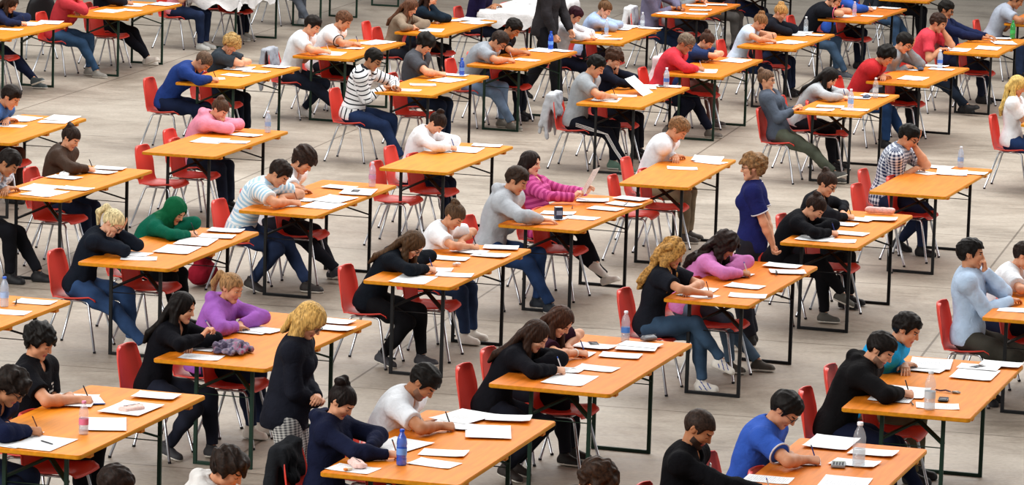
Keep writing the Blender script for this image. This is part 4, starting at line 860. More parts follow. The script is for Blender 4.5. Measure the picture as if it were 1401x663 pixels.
dict(tb=13,seat='N',R='w',L='x',legs=('ext', 'flat'),lean=14.0,hp=34,hy=-4,hair='short',hc='#15120f',top='tee',tc='#9ea3a8',pc='#1c1f2a',sc='#5f7a6c',sex='m',phrase='grey tee man in track trousers',label='black-haired man in grey T-shirt and black track trousers with white stripes',o=[0.665, 45.024],ang=-16.6,gap=0.163,s=0.97,skin=1,coat='#b9bcc2',sidestripe=1,al=0.59),
dict(tb=13,seat='F',R='w',L='m',legs='flat',lean=4.2,hp=38,hy=-6,hair='curly',hc='#4f382c',top='sweater',tc='#1f2230',pc='#20222c',sc='#17171b',sex='f',phrase='brown-haired woman with hand at mouth',label='woman with wavy brown hair in navy top with hand at her mouth',o=[0.999, 46.16],ang=-16.6,gap=0.168,s=0.9,al=1.774),
dict(tb=14,seat='N',R='w',L='x',legs=('tuck', 'ext'),lean=21.8,hp=38,hy=-6,hair='short',hc='#7a6a5a',top='sweater',tc='#c93f4b',pc='#1d2030',sc='#6b655e',sex='m',phrase='red pullover man with glasses',label='man with glasses and greying hair in a red pullover over a white collar',o=[1.703, 48.126],ang=-16.6,gap=0.167,s=0.97,glasses=1,al=0.51),
dict(tb=14,seat='F',R='x',L='x',legs='flat',lean=24.3,hp=44,hy=-8,hair='bun',hc='#4b3226',top='tee',tc='#2f3f66',pc='#7a5a55',sc='#4a4442',sex='f',phrase='navy top woman with brown hair',label='woman with pinned brown hair in navy top writing beside the red pullover man',o=[1.99, 49.153],ang=-16.6,gap=0.186,s=0.9,coat='#e6cfd2',al=1.577),
dict(tb=15,seat='N',R='w',L='x',legs='flat',lean=22.2,hp=46,hy=-6,hair='bun',hc='#8a6442',top='tee',tc='#c6d5e6',pc='#2b3a58',sc='#17171b',sex='f',phrase='pale blue top woman with bun',label='woman with light brown bun in pale blue sleeveless top writing',o=[2.796, 51.614],ang=-18.3,gap=0.155,s=0.9,skin=1,sleeveless=1,al=0.592),
dict(tb=15,seat='F',R='x',L='c',legs='flat',lean=18.9,hp=40,hy=-8,hair='bun',hc='#b48a55',top='hoodie',tc='#22242c',pc='#28324a',sc='#17171b',sex='f',phrase='black hoodie woman with fair bun',label='woman with fair hair in a high bun wearing black hooded top, face in hand',o=[3.161, 52.721],ang=-18.3,gap=0.156,s=0.9,al=1.758),
dict(tb=19,seat='N',R=(0.15, -0.05, 0.8, 0.7, 0.4, 0.4),L=(0.16, 0.06, 0.82, 0.7, -0.4, 0.4),legs=('far', 'ext'),lean=-20.6,hp=6,hy=-2,hair='bun',hc='#6e5340',top='sweater',tc='#59616e',pc='#5a5f54',sc='#4c4b48',sex='f',phrase='leaning back grey cardigan woman',label='woman with glasses in a blue-grey cardigan leaning back in her chair',o=[2.916, 44.463],ang=-17.0,gap=0.177,s=0.9,glasses=1,al=0.129),
dict(tb=19,seat='F',R='w',L='x',legs='flat',lean=26.6,hp=38,hy=-10,hair='long',hc='#1e1917',top='sweater',tc='#b3b6ba',pc='#22232a',sc='#17171b',sex='f',phrase='light grey sweater woman',label='woman with black hair in light grey sweater bending over the table',o=[3.215, 45.637],ang=-17.0,gap=0.234,s=0.9,al=1.34),
dict(tb=18,seat='N',R='x',L='x',legs=('flat', 'ext'),lean=27.1,hp=38,hy=-4,hair='shaggy',hc='#171310',top='sweater',tc='#b53338',pc='#2e4a72',sc='#17171b',sex='m',phrase='red sweatshirt boy',label='black-haired man in dark red sweatshirt bent over his work',o=[4.012, 47.785],ang=-19.6,gap=0.197,s=0.97,skin=1,al=0.297),
dict(tb=18,seat='F',R='x',L='h',legs='flat',lean=19.9,hp=36,hy=-8,hair='short',hc='#1a1512',top='sweater',tc='#8f9499',pc='#2a2d36',sc='#17171b',sex='m',phrase='grey sweater man behind red sweatshirt',label='black-haired man with glasses in grey sweater behind the red sweatshirt boy',o=[4.399, 48.89],ang=-19.6,gap=0.203,s=0.97,glasses=1,al=1.468),
dict(tb=17,seat='N',R=(0.33, -0.1, 0.82, 0.7, 0.3, 0.1),L='h',legs=('far', 'ext'),lean=18.6,hp=28,hy=0,hair='short',hc='#3a271e',top='tee',tc='#d04a58',pc='#262f3d',sc='#17171b',sex='m',phrase='red tee man',label='man in a red T-shirt covering his eyes with one hand',o=[5.071, 51.357],ang=-17.6,gap=0.38,s=0.97,skin=1,al=0.205),
dict(tb=17,seat='F',R='e',L='e',legs='flat',lean=-14.9,hp=22,hy=-2,hair='short',hc='#17130f',top='sweater',tc='#242c4c',pc='#22283a',sc='#17171b',sex='m',phrase='navy sweater man with glasses',label='man with glasses in navy sweater stretching both arms over the table',o=[5.658, 52.619],ang=-17.6,gap=0.202,s=0.97,glasses=1,al=1.585),
dict(tb=16,seat='N',R='c',L='c',legs=('ext', 'flat'),lean=31.8,hp=34,hy=-2,hair='short',hc='#3a271e',top='tee',tc='#22242b',pc='#4a6078',sc='#4b4f57',sex='m',phrase='black top person at top',label='person in black top with pink cuffs propping the head on both hands',o=[3.91, 55.116],ang=-19.3,gap=0.212,s=0.97,trim='#e2607e',al=0.186),
dict(tb=16,seat='F',R='w',L='x',legs='flat',lean=28.0,hp=30,hy=0,hair='short',hc='#3a271e',top='sweater',tc='#3a62b8',pc='#22283a',sc='#17171b',sex='m',phrase='blue sweater person at top',label='person in bright blue sweater beside the pink cuffs',o=[4.36, 56.343],ang=-19.3,gap=0.193,s=0.97,al=1.493),
dict(tb=41,seat='N',R='x',L='x',legs='flat',lean=-1.6,hp=26,hy=0,hair='long',hc='#d3b36c',top='tee',tc='#e6e8ec',pc='#2a3f66',sc='#17171b',sex='f',phrase='blonde in white tee at right edge',label="woman with long blonde hair in white T-shirt cut off by the photo's right edge",o=[5.486, 44.453],ang=-17.0,gap=0.207,s=0.9,skin=1,al=0.694),
dict(tb=8,seat='N',R='f',L='x',legs='flat',lean=17.8,hp=38,hy=-2,hair='long',hc='#6b4a38',top='sweater',tc='#8f8070',pc='#30343e',sc='#17171b',sex='f',phrase='taupe sweater woman',label='woman with long brown hair in a taupe sweater leaning over the table',o=[-1.627, 51.878],ang=-17.8,gap=0.182,s=0.9,al=0.444),
dict(tb=8,seat='F',R='h',L='x',legs='flat',lean=13.2,hp=30,hy=-4,hair='long',hc='#3a271e',top='sweater',tc='#1f2d3a',pc='#23262e',sc='#17171b',sex='f',phrase='dark teal top woman',label='woman in dark teal top with an elbow on the table and hand at her head',o=[-1.339, 52.818],ang=-17.8,gap=0.195,s=0.9,al=1.426),
dict(tb=39,seat='N',R='x',L='x',legs='flat',lean=16.0,hp=14,hy=0,hair='short',hc='#231a16',top='tee',tc='#2a2548',pc='#22283a',sc='#17171b',sex='m',phrase='navy tee man at cloth table',label='man in dark navy T-shirt sitting at the white cloth-covered table',o=[-0.631, 54.987],ang=-17.0,gap=0.191,s=0.97,al=0.236),
dict(tb=11,seat='N',R='w',L='x',legs='flat',lean=12.5,hp=44,hy=-4,hair='short',hc='#3a1622',top='shirt',tc='#e2e4ea',pc='#25283a',sc='#17171b',sex='f',phrase='white top woman with dark red hair',label='woman with short dark red hair in white top behind the standing invigilator',o=[0.515, 51.301],ang=-15.5,gap=0.214,s=0.9,al=0.274),
dict(tb=11,seat='F',R='c',L='x',legs='flat',lean=20.1,hp=36,hy=-4,hair='bun',hc='#6f5238',top='shirt',tc='#a7bcdc',pc='#33384a',sc='#17171b',sex='f',phrase='light blue shirt woman',label='woman with brown hair in light blue shirt resting her face on her fist',o=[0.853, 52.47],ang=-15.5,gap=0.201,s=0.9,al=1.491),
dict(tb=12,seat='N',R='x',L='w',legs=('far', 'ext'),lean=4.4,hp=30,hy=0,hair='short',hc='#3a2d27',top='shirt',tc='#7b7890',pc='#2b3c58',sc='#3a3c42',sex='m',phrase='grey-violet shirt man',label='man in a grey-violet shirt whose head is above the photo',o=[1.781, 55.399],ang=-16.9,gap=0.188,s=0.97,coat='#e3e5e8',al=0.617),
dict(tb=12,seat='F',R='x',L='w',legs='flat',lean=-1.8,hp=30,hy=0,hair='short',hc='#3a2d27',top='sweater',tc='#8e949a',pc='#3a3f4a',sc='#17171b',sex='m',phrase='grey sweater person at top',label='person in grey sweater writing next to the grey-violet shirt',o=[2.15, 56.607],ang=-16.9,gap=0.186,s=0.97,al=1.88),
dict(tb=2,seat='N',R='m',L='x',legs=('ext', 'flat'),lean=21.6,hp=34,hy=0,hair='short',hc='#2b1e18',top='sweater',tc='#c4474f',pc='#3f5a78',sc='#8d8a84',sex='m',phrase='red pullover person at top left',label='person in a red pullover whose head is above the photo',o=[-6.019, 52.522],ang=-15.8,gap=0.208,s=0.97,al=0.157),
dict(tb=2,seat='F',R='w',L='x',legs=('far', 'ext'),lean=6.0,hp=30,hy=0,hair='short',hc='#2b1e18',top='hoodie',tc='#23252d',pc='#1e2029',sc='#c9c4bc',sex='m',phrase='black hoodie person at top left',label='person in black hooded top and black trousers, white shoe stretched out',o=[-5.569, 53.956],ang=-15.8,gap=0.166,s=0.97,al=1.66),
dict(tb=1,seat='F',R='w',L='x',legs=('far', 'ext'),lean=22.8,hp=38,hy=0,hair='long',hc='#3a281e',top='sweater',tc='#2b3350',pc='#232c46',sc='#4c5658',sex='f',phrase='navy sweater woman at top left',label='woman with long brown hair in navy sweater and cropped jeans',o=[-6.686, 50.943],ang=-15.9,gap=0.169,s=0.9,al=1.577),
dict(tb=50,seat='N',R='f',L='x',legs='flat',lean=18.5,hp=20,hy=0,hair='short',hc='#2b1e18',top='tee',tc='#d8909a',pc='#28344f',sc='#b9b9b6',sex='m',phrase='pink top person at top',label='person in jeans seated at the cloth table, only legs and pink sleeve in view',o=[-4.781, 56.124],ang=-17.0,gap=0.219,s=0.97,al=0.009),
dict(tb=50,seat='F',R='f',L='x',legs='flat',lean=0.6,hp=20,hy=0,hair='short',hc='#2b1e18',top='tee',tc='#20222a',pc='#1d2130',sc='#8d8a84',sex='m',phrase='black trousers person at top',label='person in black trousers at the cloth table, only the legs in view',o=[-4.317, 57.482],ang=-17.0,gap=0.172,s=0.97,al=1.443),
dict(tb=51,seat='N',R='f',L='x',legs=('ext', 'flat'),lean=21.1,hp=20,hy=0,hair='short',hc='#2b1e18',top='tee',tc='#6c7078',pc='#6f7682',sc='#c9c9c6',sex='m',phrase='grey trousers person at top',label='person in grey trousers at the top of the photo, only the legs in view',o=[-3.65, 59.717],ang=-17.0,gap=0.186,s=0.97,al=0.301),
dict(tb=40,seat='N',R='f',L='x',legs='flat',lean=27.9,hp=30,hy=0,hair='short',hc='#2b1e18',top='sweater',tc='#3a3840',pc='#5d5a58',sc='#17171b',sex='m',phrase='charcoal top person at top',label='person in charcoal top at the photo top, behind the pale blue top woman',o=[2.729, 58.25],ang=-17.0,gap=0.22,s=0.97,al=0.136),
dict(tb=40,seat='F',R='f',L='x',legs=('far', 'ext'),lean=19.3,hp=30,hy=0,hair='short',hc='#2b1e18',top='sweater',tc='#4a4450',pc='#273352',sc='#17171b',sex='m',phrase='dark jeans person at top',label='person in dark jeans at the photo top, legs stretched out',o=[3.168, 59.578],ang=-17.0,gap=0.188,s=0.97,al=1.535),
dict(tb=20,seat='N',R='f',L='x',legs=('flat', 'ext'),lean=18.6,hp=30,hy=0,hair='short',hc='#2b1e18',top='sweater',tc='#30343c',pc='#4c6685',sc='#3c3e44',sex='m',phrase='faded jeans person at top',label='person in faded blue jeans at the photo top, only the legs in view',o=[5.065, 58.464],ang=-17.0,gap=0.191,s=0.97,al=0.327),
dict(tb=20,seat='F',R='f',L='x',legs='flat',lean=15.6,hp=30,hy=0,hair='short',hc='#2b1e18',top='sweater',tc='#24262c',pc='#24262e',sc='#17171b',sex='m',phrase='black clothed person at top',label='person in black clothes at the photo top beside faded jeans',o=[5.541, 59.866],ang=-17.0,gap=0.146,s=0.97,al=1.807),
dict(tb=52,seat='N',R='w',L='x',legs='flat',lean=23.7,hp=34,hy=0,hair='short',hc='#5a4030',top='tee',tc='#a9b1bf',pc='#33405c',sc='#17171b',sex='m',phrase='grey tee person top right',label="person in a grey-blue T-shirt at the photo's top right corner",o=[6.478, 55.32],ang=-17.0,gap=0.206,s=0.97,al=0.258),
]
STANDING=[
dict(ang=-8,stand=1,lean=9,hp=40,hy=-14,R=(0.2, 0.03, 1.0, 0.2, 0.9, 0.1, -0.5, 0, -0.8),L=(0.22, -0.05, 1.05, 0.2, -0.9, 0.1, -0.5, 0, -0.8),legs=('st', 'st'),hair='bob',hc='#cfa765',top='blazer',tc='#23252f',pc='#b9b9b6',sc='#2a2624',sex='f',phrase='standing blonde invigilator',label='standing blonde woman in navy blazer and grey checked trousers looking down at the desks',glasses=1,longtop=1,pantpat=('#c9c8c4', '#55565a', 'plaid', 0.017),loose=0.02,s=0.95,tb=-1,seat='S',group='invigilators standing between the tables',skin=0,gap=0.3,o=[-1.443, 25.964]),
dict(ang=172,stand=1,lean=-1,hp=8,hy=6,R=(-0.19, 0.0, 0.9, -0.1, 0.5, -0.9, -1, 0, 0.1),L=(-0.2, 0.03, 0.88, -0.1, -0.5, -0.9, -1, 0, 0.1),legs=('st', 'st'),hair='curly',hc='#8f6c48',top='polo',tc='#2a2f66',pc='#2c2c34',sc='#2a2624',sex='f',phrase='standing woman in navy blue shirt',label='standing woman with short curly light brown hair in navy blue short-sleeved shirt, hands behind back',glasses=1,trim='#d9d3d6',s=0.95,tb=-1,seat='S',group='invigilators standing between the tables',skin=0,gap=0.3,loose=0.015,o=[2.024, 33.94]),
dict(ang=-22,stand=1,lean=9,hp=24,hy=0,R=(0.2, -0.16, 0.86, 0.4, 0.1, -0.9, 0, 1, 0),L=(0.3, 0.14, 0.92, 0.5, -0.1, -0.8, 0, -1, 0),legs=('stf', 'stb'),hair='short',hc='#2a2220',top='jacket',tc='#3a383b',pc='#26262b',sc='#1b1b1d',sex='m',phrase='standing man in dark suit',label='standing man in dark grey suit stepping past the tables, head above the photo',s=1.0,tb=-1,seat='S',group='invigilators standing between the tables',skin=0,gap=0.3,loose=0.018,longtop=1,o=[0.33, 50.823]),
]
EMPTYCH=[(25, 0.42, -0.05, "empty red chair tucked at front of the white shirt bun woman's table"), (4, 0.45, -0.05, "empty red chair tucked under front half of the pink hoodie girl's table"), (28, 0.5, -0.04, "empty red chair tucked at front of the white pullover man's table"), (31, 0.42, -0.0, "empty red chair at front of the checked shirt man's table"), (5, 0.5, -0.05, "empty red chair tucked at front of the blue shirt man's table")]
EXTRACH=[(-1.78,52.58),(-6.52,54.4)]
QUAL=.85
def extras():
    """the desks of the three people whose heads show along the photo's lower edge, bags"""
    for n,(q,lab) in enumerate(((PEOPLE[12],'orange table below the photo edge, by the white hooded man'),(PEOPLE[13],'orange table below the photo edge, by the curly brown head'))):
        th=radians(17); e=Vector((sin(th),cos(th),0)); s_=Vector((-cos(th),sin(th),0)); NR=Vector((*q['o'],0))-s_*(.86+.24)-e*1.4
        TABLES[60+n]=[NR.x,NR.y,17.,.86]; make_table(60+n,lab,TOPC[n],STEEL[1])
    loc,rz=on_table(60,1.75,.4,.001); 
    m=blob('rucksack',[('rc',V(0,-.1,.16),V(0,.1,.16),.13,.13,.05),('rc',V(0,-.09,.36),V(0,.09,.36),.1,.1,.05),('rc',V(.09,-.06,.12),V(.09,.06,.12),.07,.07,.03)],.004,4,fabric('#20263f'),.012)
    t=PEOPLE[11]; o=link('rucksack',m); o.location=(t['o'][0]-.12,t['o'][1]-.42,0); tag(o,'navy rucksack beside the blue polo man\'s chair','bag')
    bm=bmesh.new(); tube(bm,[(-.02,-.03,.45),(-.02,-.03,.5),(-.02,.03,.5),(-.02,.03,.45)],.008,6); part('carry_loop',bm,fabric('#20263f'),o)
    t=[q for q in PEOPLE if q['phrase']=='striped polo man'][0]
    m=blob('backpack',[('rc',V(0,-.1,.12),V(0,.1,.12),.1,.1,.05),('rc',V(0,-.08,.3),V(0,.08,.3),.08,.08,.05)],.004,4,fabric('#8f2436'),.012)
    o=link('backpack',m); r=radians(t['ang']); o.location=(t['o'][0]-.36*cos(r),t['o'][1]-.36*sin(r),.0); o.rotation_euler=(0,0,r); tag(o,'dark red backpack behind the striped polo man\'s chair','bag')
    bm=bmesh.new(); tube(bm,[(-.02,-.03,.37),(-.02,-.03,.43),(-.02,.03,.43),(-.02,.03,.37)],.008,6); part('carry_loop',bm,fabric('#8f2436'),o)
    def person(ph): return [q for q in PEOPLE if q['phrase']==ph][0]
    q=person('pink striped sweater woman'); rt=Matrix.Translation((q['o'][0],q['o'][1],0))@Matrix.Rotation(radians(q['ang']),4,'Z'); g=(Vector(q['_grip'][0])+Vector(q['_grip'][1]))/2
    me=SM_[('A4',1)].copy(); me.materials.clear(); me.materials.append(paper_mat(1)); o=link('exam_sheet',me); o.matrix_world=rt@Matrix.Translation(g+Vector((.03,0,.09)))@Matrix.Rotation(radians(-62),4,'Y'); tag(o,'white sheet held upright by the pink striped sweater woman','paper','exam sheets on the tables')
    loc,rz=on_table(13,1.25,.36,.085); me=SM_[('A3',2)].copy(); me.materials.clear(); me.materials.append(paper_mat(1)); o=link('exam_sheet',me); o.matrix_world=Matrix.Translation(loc)@Matrix.Rotation(rz,4,'Z')@Matrix.Rotation(radians(38),4,'Y'); tag(o,'large white sheet tilted up before the brown-haired woman with hand at mouth','paper','exam sheets on the tables')
# ---------------------------------------------------------------- camera, light, floor
def setup():
    f,ch,pitch,roll=CAM
    cd=bpy.data.cameras.new('camera'); cam=bpy.data.objects.new('camera',cd); COL.objects.link(cam); cd.sensor_width=36; cd.lens=f/1401*36; cd.clip_end=300
    cam.matrix_world=Matrix.Translation((0,0,ch))@Matrix.Rotation(pi/2-pitch,4,'X')@Matrix.Rotation(roll,4,'Z'); SC.camera=cam
    w=bpy.data.worlds.new('hall_light'); SC.world=w; w.use_nodes=True; bg=w.node_tree.nodes['Background']; bg.inputs[0].default_value=(1,1,.99,1); bg.inputs[1].default_value=WORLD
    def area(name,loc,size,power,col,target):
        l=bpy.data.lights.new(name,'AREA'); l.shape='RECTANGLE'; l.size,l.size_y=size; l.energy=power; l.color=col
        o=bpy.data.objects.new(name,l); COL.objects.link(o); o.location=loc; o.rotation_euler=(Vector(target)-Vector(loc)).to_track_quat('-Z','Y').to_euler()
    area('overhead_soft_light',(4,46,16),(34,22),LIGHT1,(1,.985,.96),(0,38,0))  # broad area lamp added overhead for soft top light, not an actual skylight
    area('side_fill_light',(-16,16,12),(16,10),LIGHT2,(1,.98,.95),(0,36,0))  # fill lamp added from the left to give shape; no window there
    SC.view_settings.view_transform='Standard'; SC.view_settings.look=LOOK; SC.view_settings.exposure=EXPO; SC.view_settings.gamma=1.0
    SC.cycles.max_bounces=6; SC.cycles.transparent_max_bounces=12; SC.cycles.use_denoising=True
LOOK='Medium High Contrast'
WORLD,LIGHT1,LIGHT2,EXPO=.46,7800,3600,-0.10
def make_floor():
    bm=bmesh.new(); vs=[bm.verts.new(p) for p in ((-40,8,0),(40,8,0),(60,130,0),(-60,130,0))]; bm.faces.new(vs)
    m,nt,b=newmat('worn_concrete'); L=nt.links.new; g=N(nt,'ShaderNodeNewGeometry'); P=g.outputs['Position']
    base,dark,light=lin('#a59b8f'),lin('#80766a'),lin('#b9b0a4')
    n1=N(nt,'ShaderNodeTexNoise',Scale=.7,Detail=9.,Roughness=.68,Distortion=.4); n2=N(nt,'ShaderNodeTexNoise',Scale=3.2,Detail=10.,Roughness=.78); n3=N(nt,'ShaderNodeTexNoise',Scale=26.,Detail=5.)
    mp=N(nt,'ShaderNodeMapping'); mp.inputs['Rotation'].default_value=(0,0,.3); mp.inputs['Scale'].default_value=(.35,2.6,1); L(P,mp.inputs['Vector']); 
    for n in (n1,n3): L(P,n.inputs['Vector'])
    L(mp.outputs[0],n2.inputs['Vector'])
    r1=ramp(nt,[(.3,dark),(.5,base),(.72,light)]); L(n1.outputs['Fac'],r1.inputs['Fac'])
    r2=ramp(nt,[(.32,(.6,.575,.55)),(.46,(.97,.97,.97)),(.54,(1,1,1)),(.7,(1.16,1.16,1.16))]); L(n2.outputs['Fac'],r2.inputs['Fac'])
    r3=ramp(nt,[(.3,(.86,.86,.85)),(.6,(1,1,1))]); L(n3.outputs['Fac'],r3.inputs['Fac'])
    def mul(a,b_):
        x=N(nt,'ShaderNodeMix',data_type='RGBA',blend_type='MULTIPLY'); x.inputs[0].default_value=1; L(a,x.inputs[6]); L(b_,x.inputs[7]); return x.outputs[2]
    col=mul(mul(r1.outputs['Color'],r2.outputs['Color']),r3.outputs['Color'])
    # slab joints, a 3.4 m grid turned with the rows
    mj=N(nt,'ShaderNodeMapping'); mj.inputs['Rotation'].default_value=(0,0,radians(13)); L(P,mj.inputs['Vector'])
    br=N(nt,'ShaderNodeTexBrick',Scale=1.); br.offset=0; br.inputs['Mortar Size'].default_value=.012; br.inputs['Brick Width'].default_value=4.2; br.inputs['Row Height'].default_value=3.4; br.inputs['Color1'].default_value=(1,1,1,1); br.inputs['Color2'].default_value=(.95,.95,.95,1); br.inputs['Mortar'].default_value=(.45,.43,.41,1); br.inputs['Mortar Smooth'].default_value=.3
    L(mj.outputs[0],br.inputs['Vector']); col=mul(col,br.outputs['Color'])
    L(col,b.inputs['Base Color']); b.inputs['Roughness'].default_value=.55; b.inputs['Specular IOR Level'].default_value=.35
    rr=ramp(nt,[(.35,(.42,)*3),(.65,(.7,)*3)]); L(n2.outputs['Fac'],rr.inputs['Fac']); L(rr.outputs['Color'],b.inputs['Roughness'])
    bu=N(nt,'ShaderNodeBump',Strength=.15,Distance=.01); L(n3.outputs['Fac'],bu.inputs['Height']); L(bu.outputs['Normal'],b.inputs['Normal'])
    o=part('floor',bm,m,None,smooth=False); tag(o,'grey worn concrete exhibition hall floor','floor',kind='structure')
# ---------------------------------------------------------------- furniture
def wood(hexc='#e08a35'):
    key=('wood',hexc)
    if key in MC: return MC[key]
    c=lin(hexc); m,nt,b=newmat('orange_varnished_board'); L=nt.links.new
    tc=N(nt,'ShaderNodeTexCoord'); mp=N(nt,'ShaderNodeMapping'); mp.inputs['Scale'].default_value=(14,1.2,14); L(tc.outputs['Object'],mp.inputs['Vector'])
    n=N(nt,'ShaderNodeTexNoise',Scale=2.2,Detail=5.); L(mp.outputs[0],n.inputs['Vector']); r=ramp(nt,[(.3,sh(c,.84)),(.7,sh(c,1.12))]); L(n.outputs['Fac'],r.inputs['Fac'])
    L(r.outputs['Color'],b.inputs['Base Color']); b.inputs['Roughness'].default_value=.5; b.inputs['Specular IOR Level'].default_value=.22
    MC[key]=m; return m
TOPC=['#df8a1e','#d97d24','#dc8218','#da8222']
PHR={}
def tframe(k):
    x,y,thd,W=TABLES[k]; th=radians(thd); R=Matrix.Rotation(-th,4,'Z'); c=Vector((x,y,0))+R@Vector((-W/2,1.1,0)); return c,-th,W
def on_table(k,u,v,z=0.):
    c,rz,W=tframe(k); return c+Matrix.Rotation(rz,4,'Z')@Vector((W/2-v,u-1.1,0))+Vector((0,0,TZ+z)),rz
def make_table(k,label,col,steel):
    c,rz,W=tframe(k); root=empty('exam_table',c,rz); tag(root,label,'table','orange folding exam tables')
    bm=bmesh.new(); r=.035; pts=[]
    for cx,cy,a0 in ((W/2-r,1.1-r,0),(-W/2+r,1.1-r,90),(-W/2+r,-1.1+r,180),(W/2-r,-1.1+r,270)):
        for i in range(6): a=radians(a0+i*18); pts.append((cx+r*cos(a),cy+r*sin(a)))
    bot=[bm.verts.new((x,y,TZ-.028)) for x,y in pts]; top=[bm.verts.new((x,y,TZ)) for x,y in pts]; n=len(pts)
    tf=bm.faces.new(top); bf=bm.faces.new(bot[::-1])
    for i in range(n): bm.faces.new((bot[i],bot[(i+1)%n],top[(i+1)%n],top[i]))
    bm.normal_update(); es=list(tf.edges)+list(bf.edges); bmesh.ops.bevel(bm,geom=es,offset=.004,segments=2,affect='EDGES')
    for f in bm.faces:
        if abs(f.normal.z)<.5: f.material_index=1
    o=part('table_top',bm,[wood(col),wood('#d08f22')],root); autosharp(o.data,35)
    for y in (-.86,.86,0):
        bm=bmesh.new(); box(bm,-W/2+.015,W/2-.015,y-.03,y+.03,.744,.772,.003); part('batten',bm,wood('#d5862c'),root,smooth=False)
    for e in (-1,1):
        y=e*.80
        for sx in (-1,1):
            x=sx*.215
            bm=bmesh.new(); box(bm,x-.014,x+.014,y-.011,y+.011,0.0,.75,.003); part('leg',bm,steel,root,smooth=False)
            bm=bmesh.new(); bar(bm,(x,y-e*.012,.55),(-x*.96,y-e*.44,.756),.034,.014); part('brace',bm,steel,root,smooth=False)
        bm=bmesh.new(); box(bm,-.215+.014,.215-.014,y-.011,y+.011,0.0,.026,.003); part('foot_bar',bm,steel,root,smooth=False)
        bm=bmesh.new(); tube(bm,[(-.215,y,.52),(.215,y,.52)],.004,6); part('cross_rod',bm,steel,root)
        bm=bmesh.new(); box(bm,-.215,.215,y-.012,y+.012,.75,.7725,.002); part('hinge_bar',bm,steel,root,smooth=False)
    return root
def seat_shell(bm):
    prof=[(.225,.425),(.215,.445),(.17,.452),(.08,.441),(-.02,.434),(-.11,.438),(-.165,.462),(-.195,.51),(-.215,.58),(-.235,.66),(-.252,.74),(-.262,.80),(-.264,.82)]
    nu=12; rows=[]; L=len(prof)
    for i,(x,z) in enumerate(prof):
        t=i/(L-1); hw=.215 if t<.45 else .215-.015*((t-.45)/.55)
        if i==0: hw=.195
        if i==L-1: hw=.115
        if i==L-2: hw=.165
        if i==L-3: hw=.192
        if i==1: hw=.205
        row=[]
        for j in range(nu+1):
            q=j/nu*2-1; y=q*hw; c=abs(q)**3
            if t<.5: row.append((x,y,z+.028*c*(1 if i>1 else .4)))
            else: row.append((x+.05*c*min(1,(t-.4)*3),y,z))
        rows.append(row)
    V1=[[bm.verts.new(p) for p in r] for r in rows]
    for i in range(L-1):
        for j in range(nu): bm.faces.new((V1[i][j],V1[i][j+1],V1[i+1][j+1],V1[i+1][j]))
    bm.normal_update(); bmesh.ops.solidify(bm,geom=bm.faces[:],thickness=.008)
def make_chair(shell,label,group,loc,rz):
    root=empty('shell_chair',loc,rz); tag(root,label,'chair',group)
    bm=bmesh.new(); seat_shell(bm); part('seat_shell',bm,shell,root)
    ch=CHROME
    for sx,fx,tx in ((1,.235,.13),(-1,-.245,-.10)):
        for sy in (-1,1):
            bm=bmesh.new(); tube(bm,[(tx*.7,sy*.135,.424),(tx,sy*.15,.421),(tx+sx*.018,sy*.157,.40),(fx,sy*.225,.014)],.0105,8); tube(bm,[(fx,sy*.225,.016),(fx+sx*.003,sy*.226,.0)],.0135,8,mi=1)
            part('leg',bm,[ch,RUBBER],root)
    bm=bmesh.new()
    for x in (.1,-.08): tube(bm,[(x,-.14,.424),(x,.14,.424)],.0095,8)
    for y in (-.135,.135): tube(bm,[(.1,y,.424),(-.08,y,.424)],.0095,8)
    part('seat_frame',bm,ch,root); return root
def coat_mesh(col,seed):
    F=Field(axis(-.46,-.08,.011,[]),axis(-.32,.32,.011,[]),axis(.22,.9,.011,[])); rs=np.random.RandomState(seed)
    F.add(('rc',V(-.265,-.14,.812),V(-.265,.14,.812),.024,.024,.02))
    for y in np.linspace(-.17,.17,11):
        F.add(('rc',V(-.285,y,.81),V(-.33+.02*rs.randn(),y*1.15,.44+.03*rs.randn()),.018,.026,.04)); F.add(('rc',V(-.225,y*.95,.81),V(-.195,y*.95,.60+.02*rs.randn()),.018,.016,.03))
    for sg in (-1,1):
        F.add(('rc',V(-.27,sg*.17,.8),V(-.29,sg*.19,.55),.026,.032,.03)); F.add(('rc',V(-.29,sg*.19,.55),V(-.29+.02*rs.randn(),sg*.17,.34),.032,.026,.03))
    F.wrinkle(.009,seed,(18,42)); v,f=F.mesh(); me=npmesh('jacket',v,f); return me
def sheet_mesh(w,h,seed):
    rs=random.Random(seed); bm=bmesh.new(); nx,ny=6,8; a=rs.uniform(.0,.006); b=rs.uniform(0,6); g=[]
    for i in range(nx+1):
        for j in range(ny+1):
            x=(i/nx-.5)*w; y=(j/ny-.5)*h; z=a*(.5+.5*sin(x*9+b))*(.3+abs(y)/h*1.6)+(.006*rs.random() if (i in(0,nx) and j in(0,ny)) else 0)
            g.append(bm.verts.new((x,y,z)))
    for i in range(nx):
        for j in range(ny): p=i*(ny+1)+j; bm.faces.new((g[p],g[p+ny+1],g[p+ny+2],g[p+1]))
    me=bpy.data.meshes.new('sheet'); bm.to_mesh(me); bm.free(); me.shade_smooth(); return me
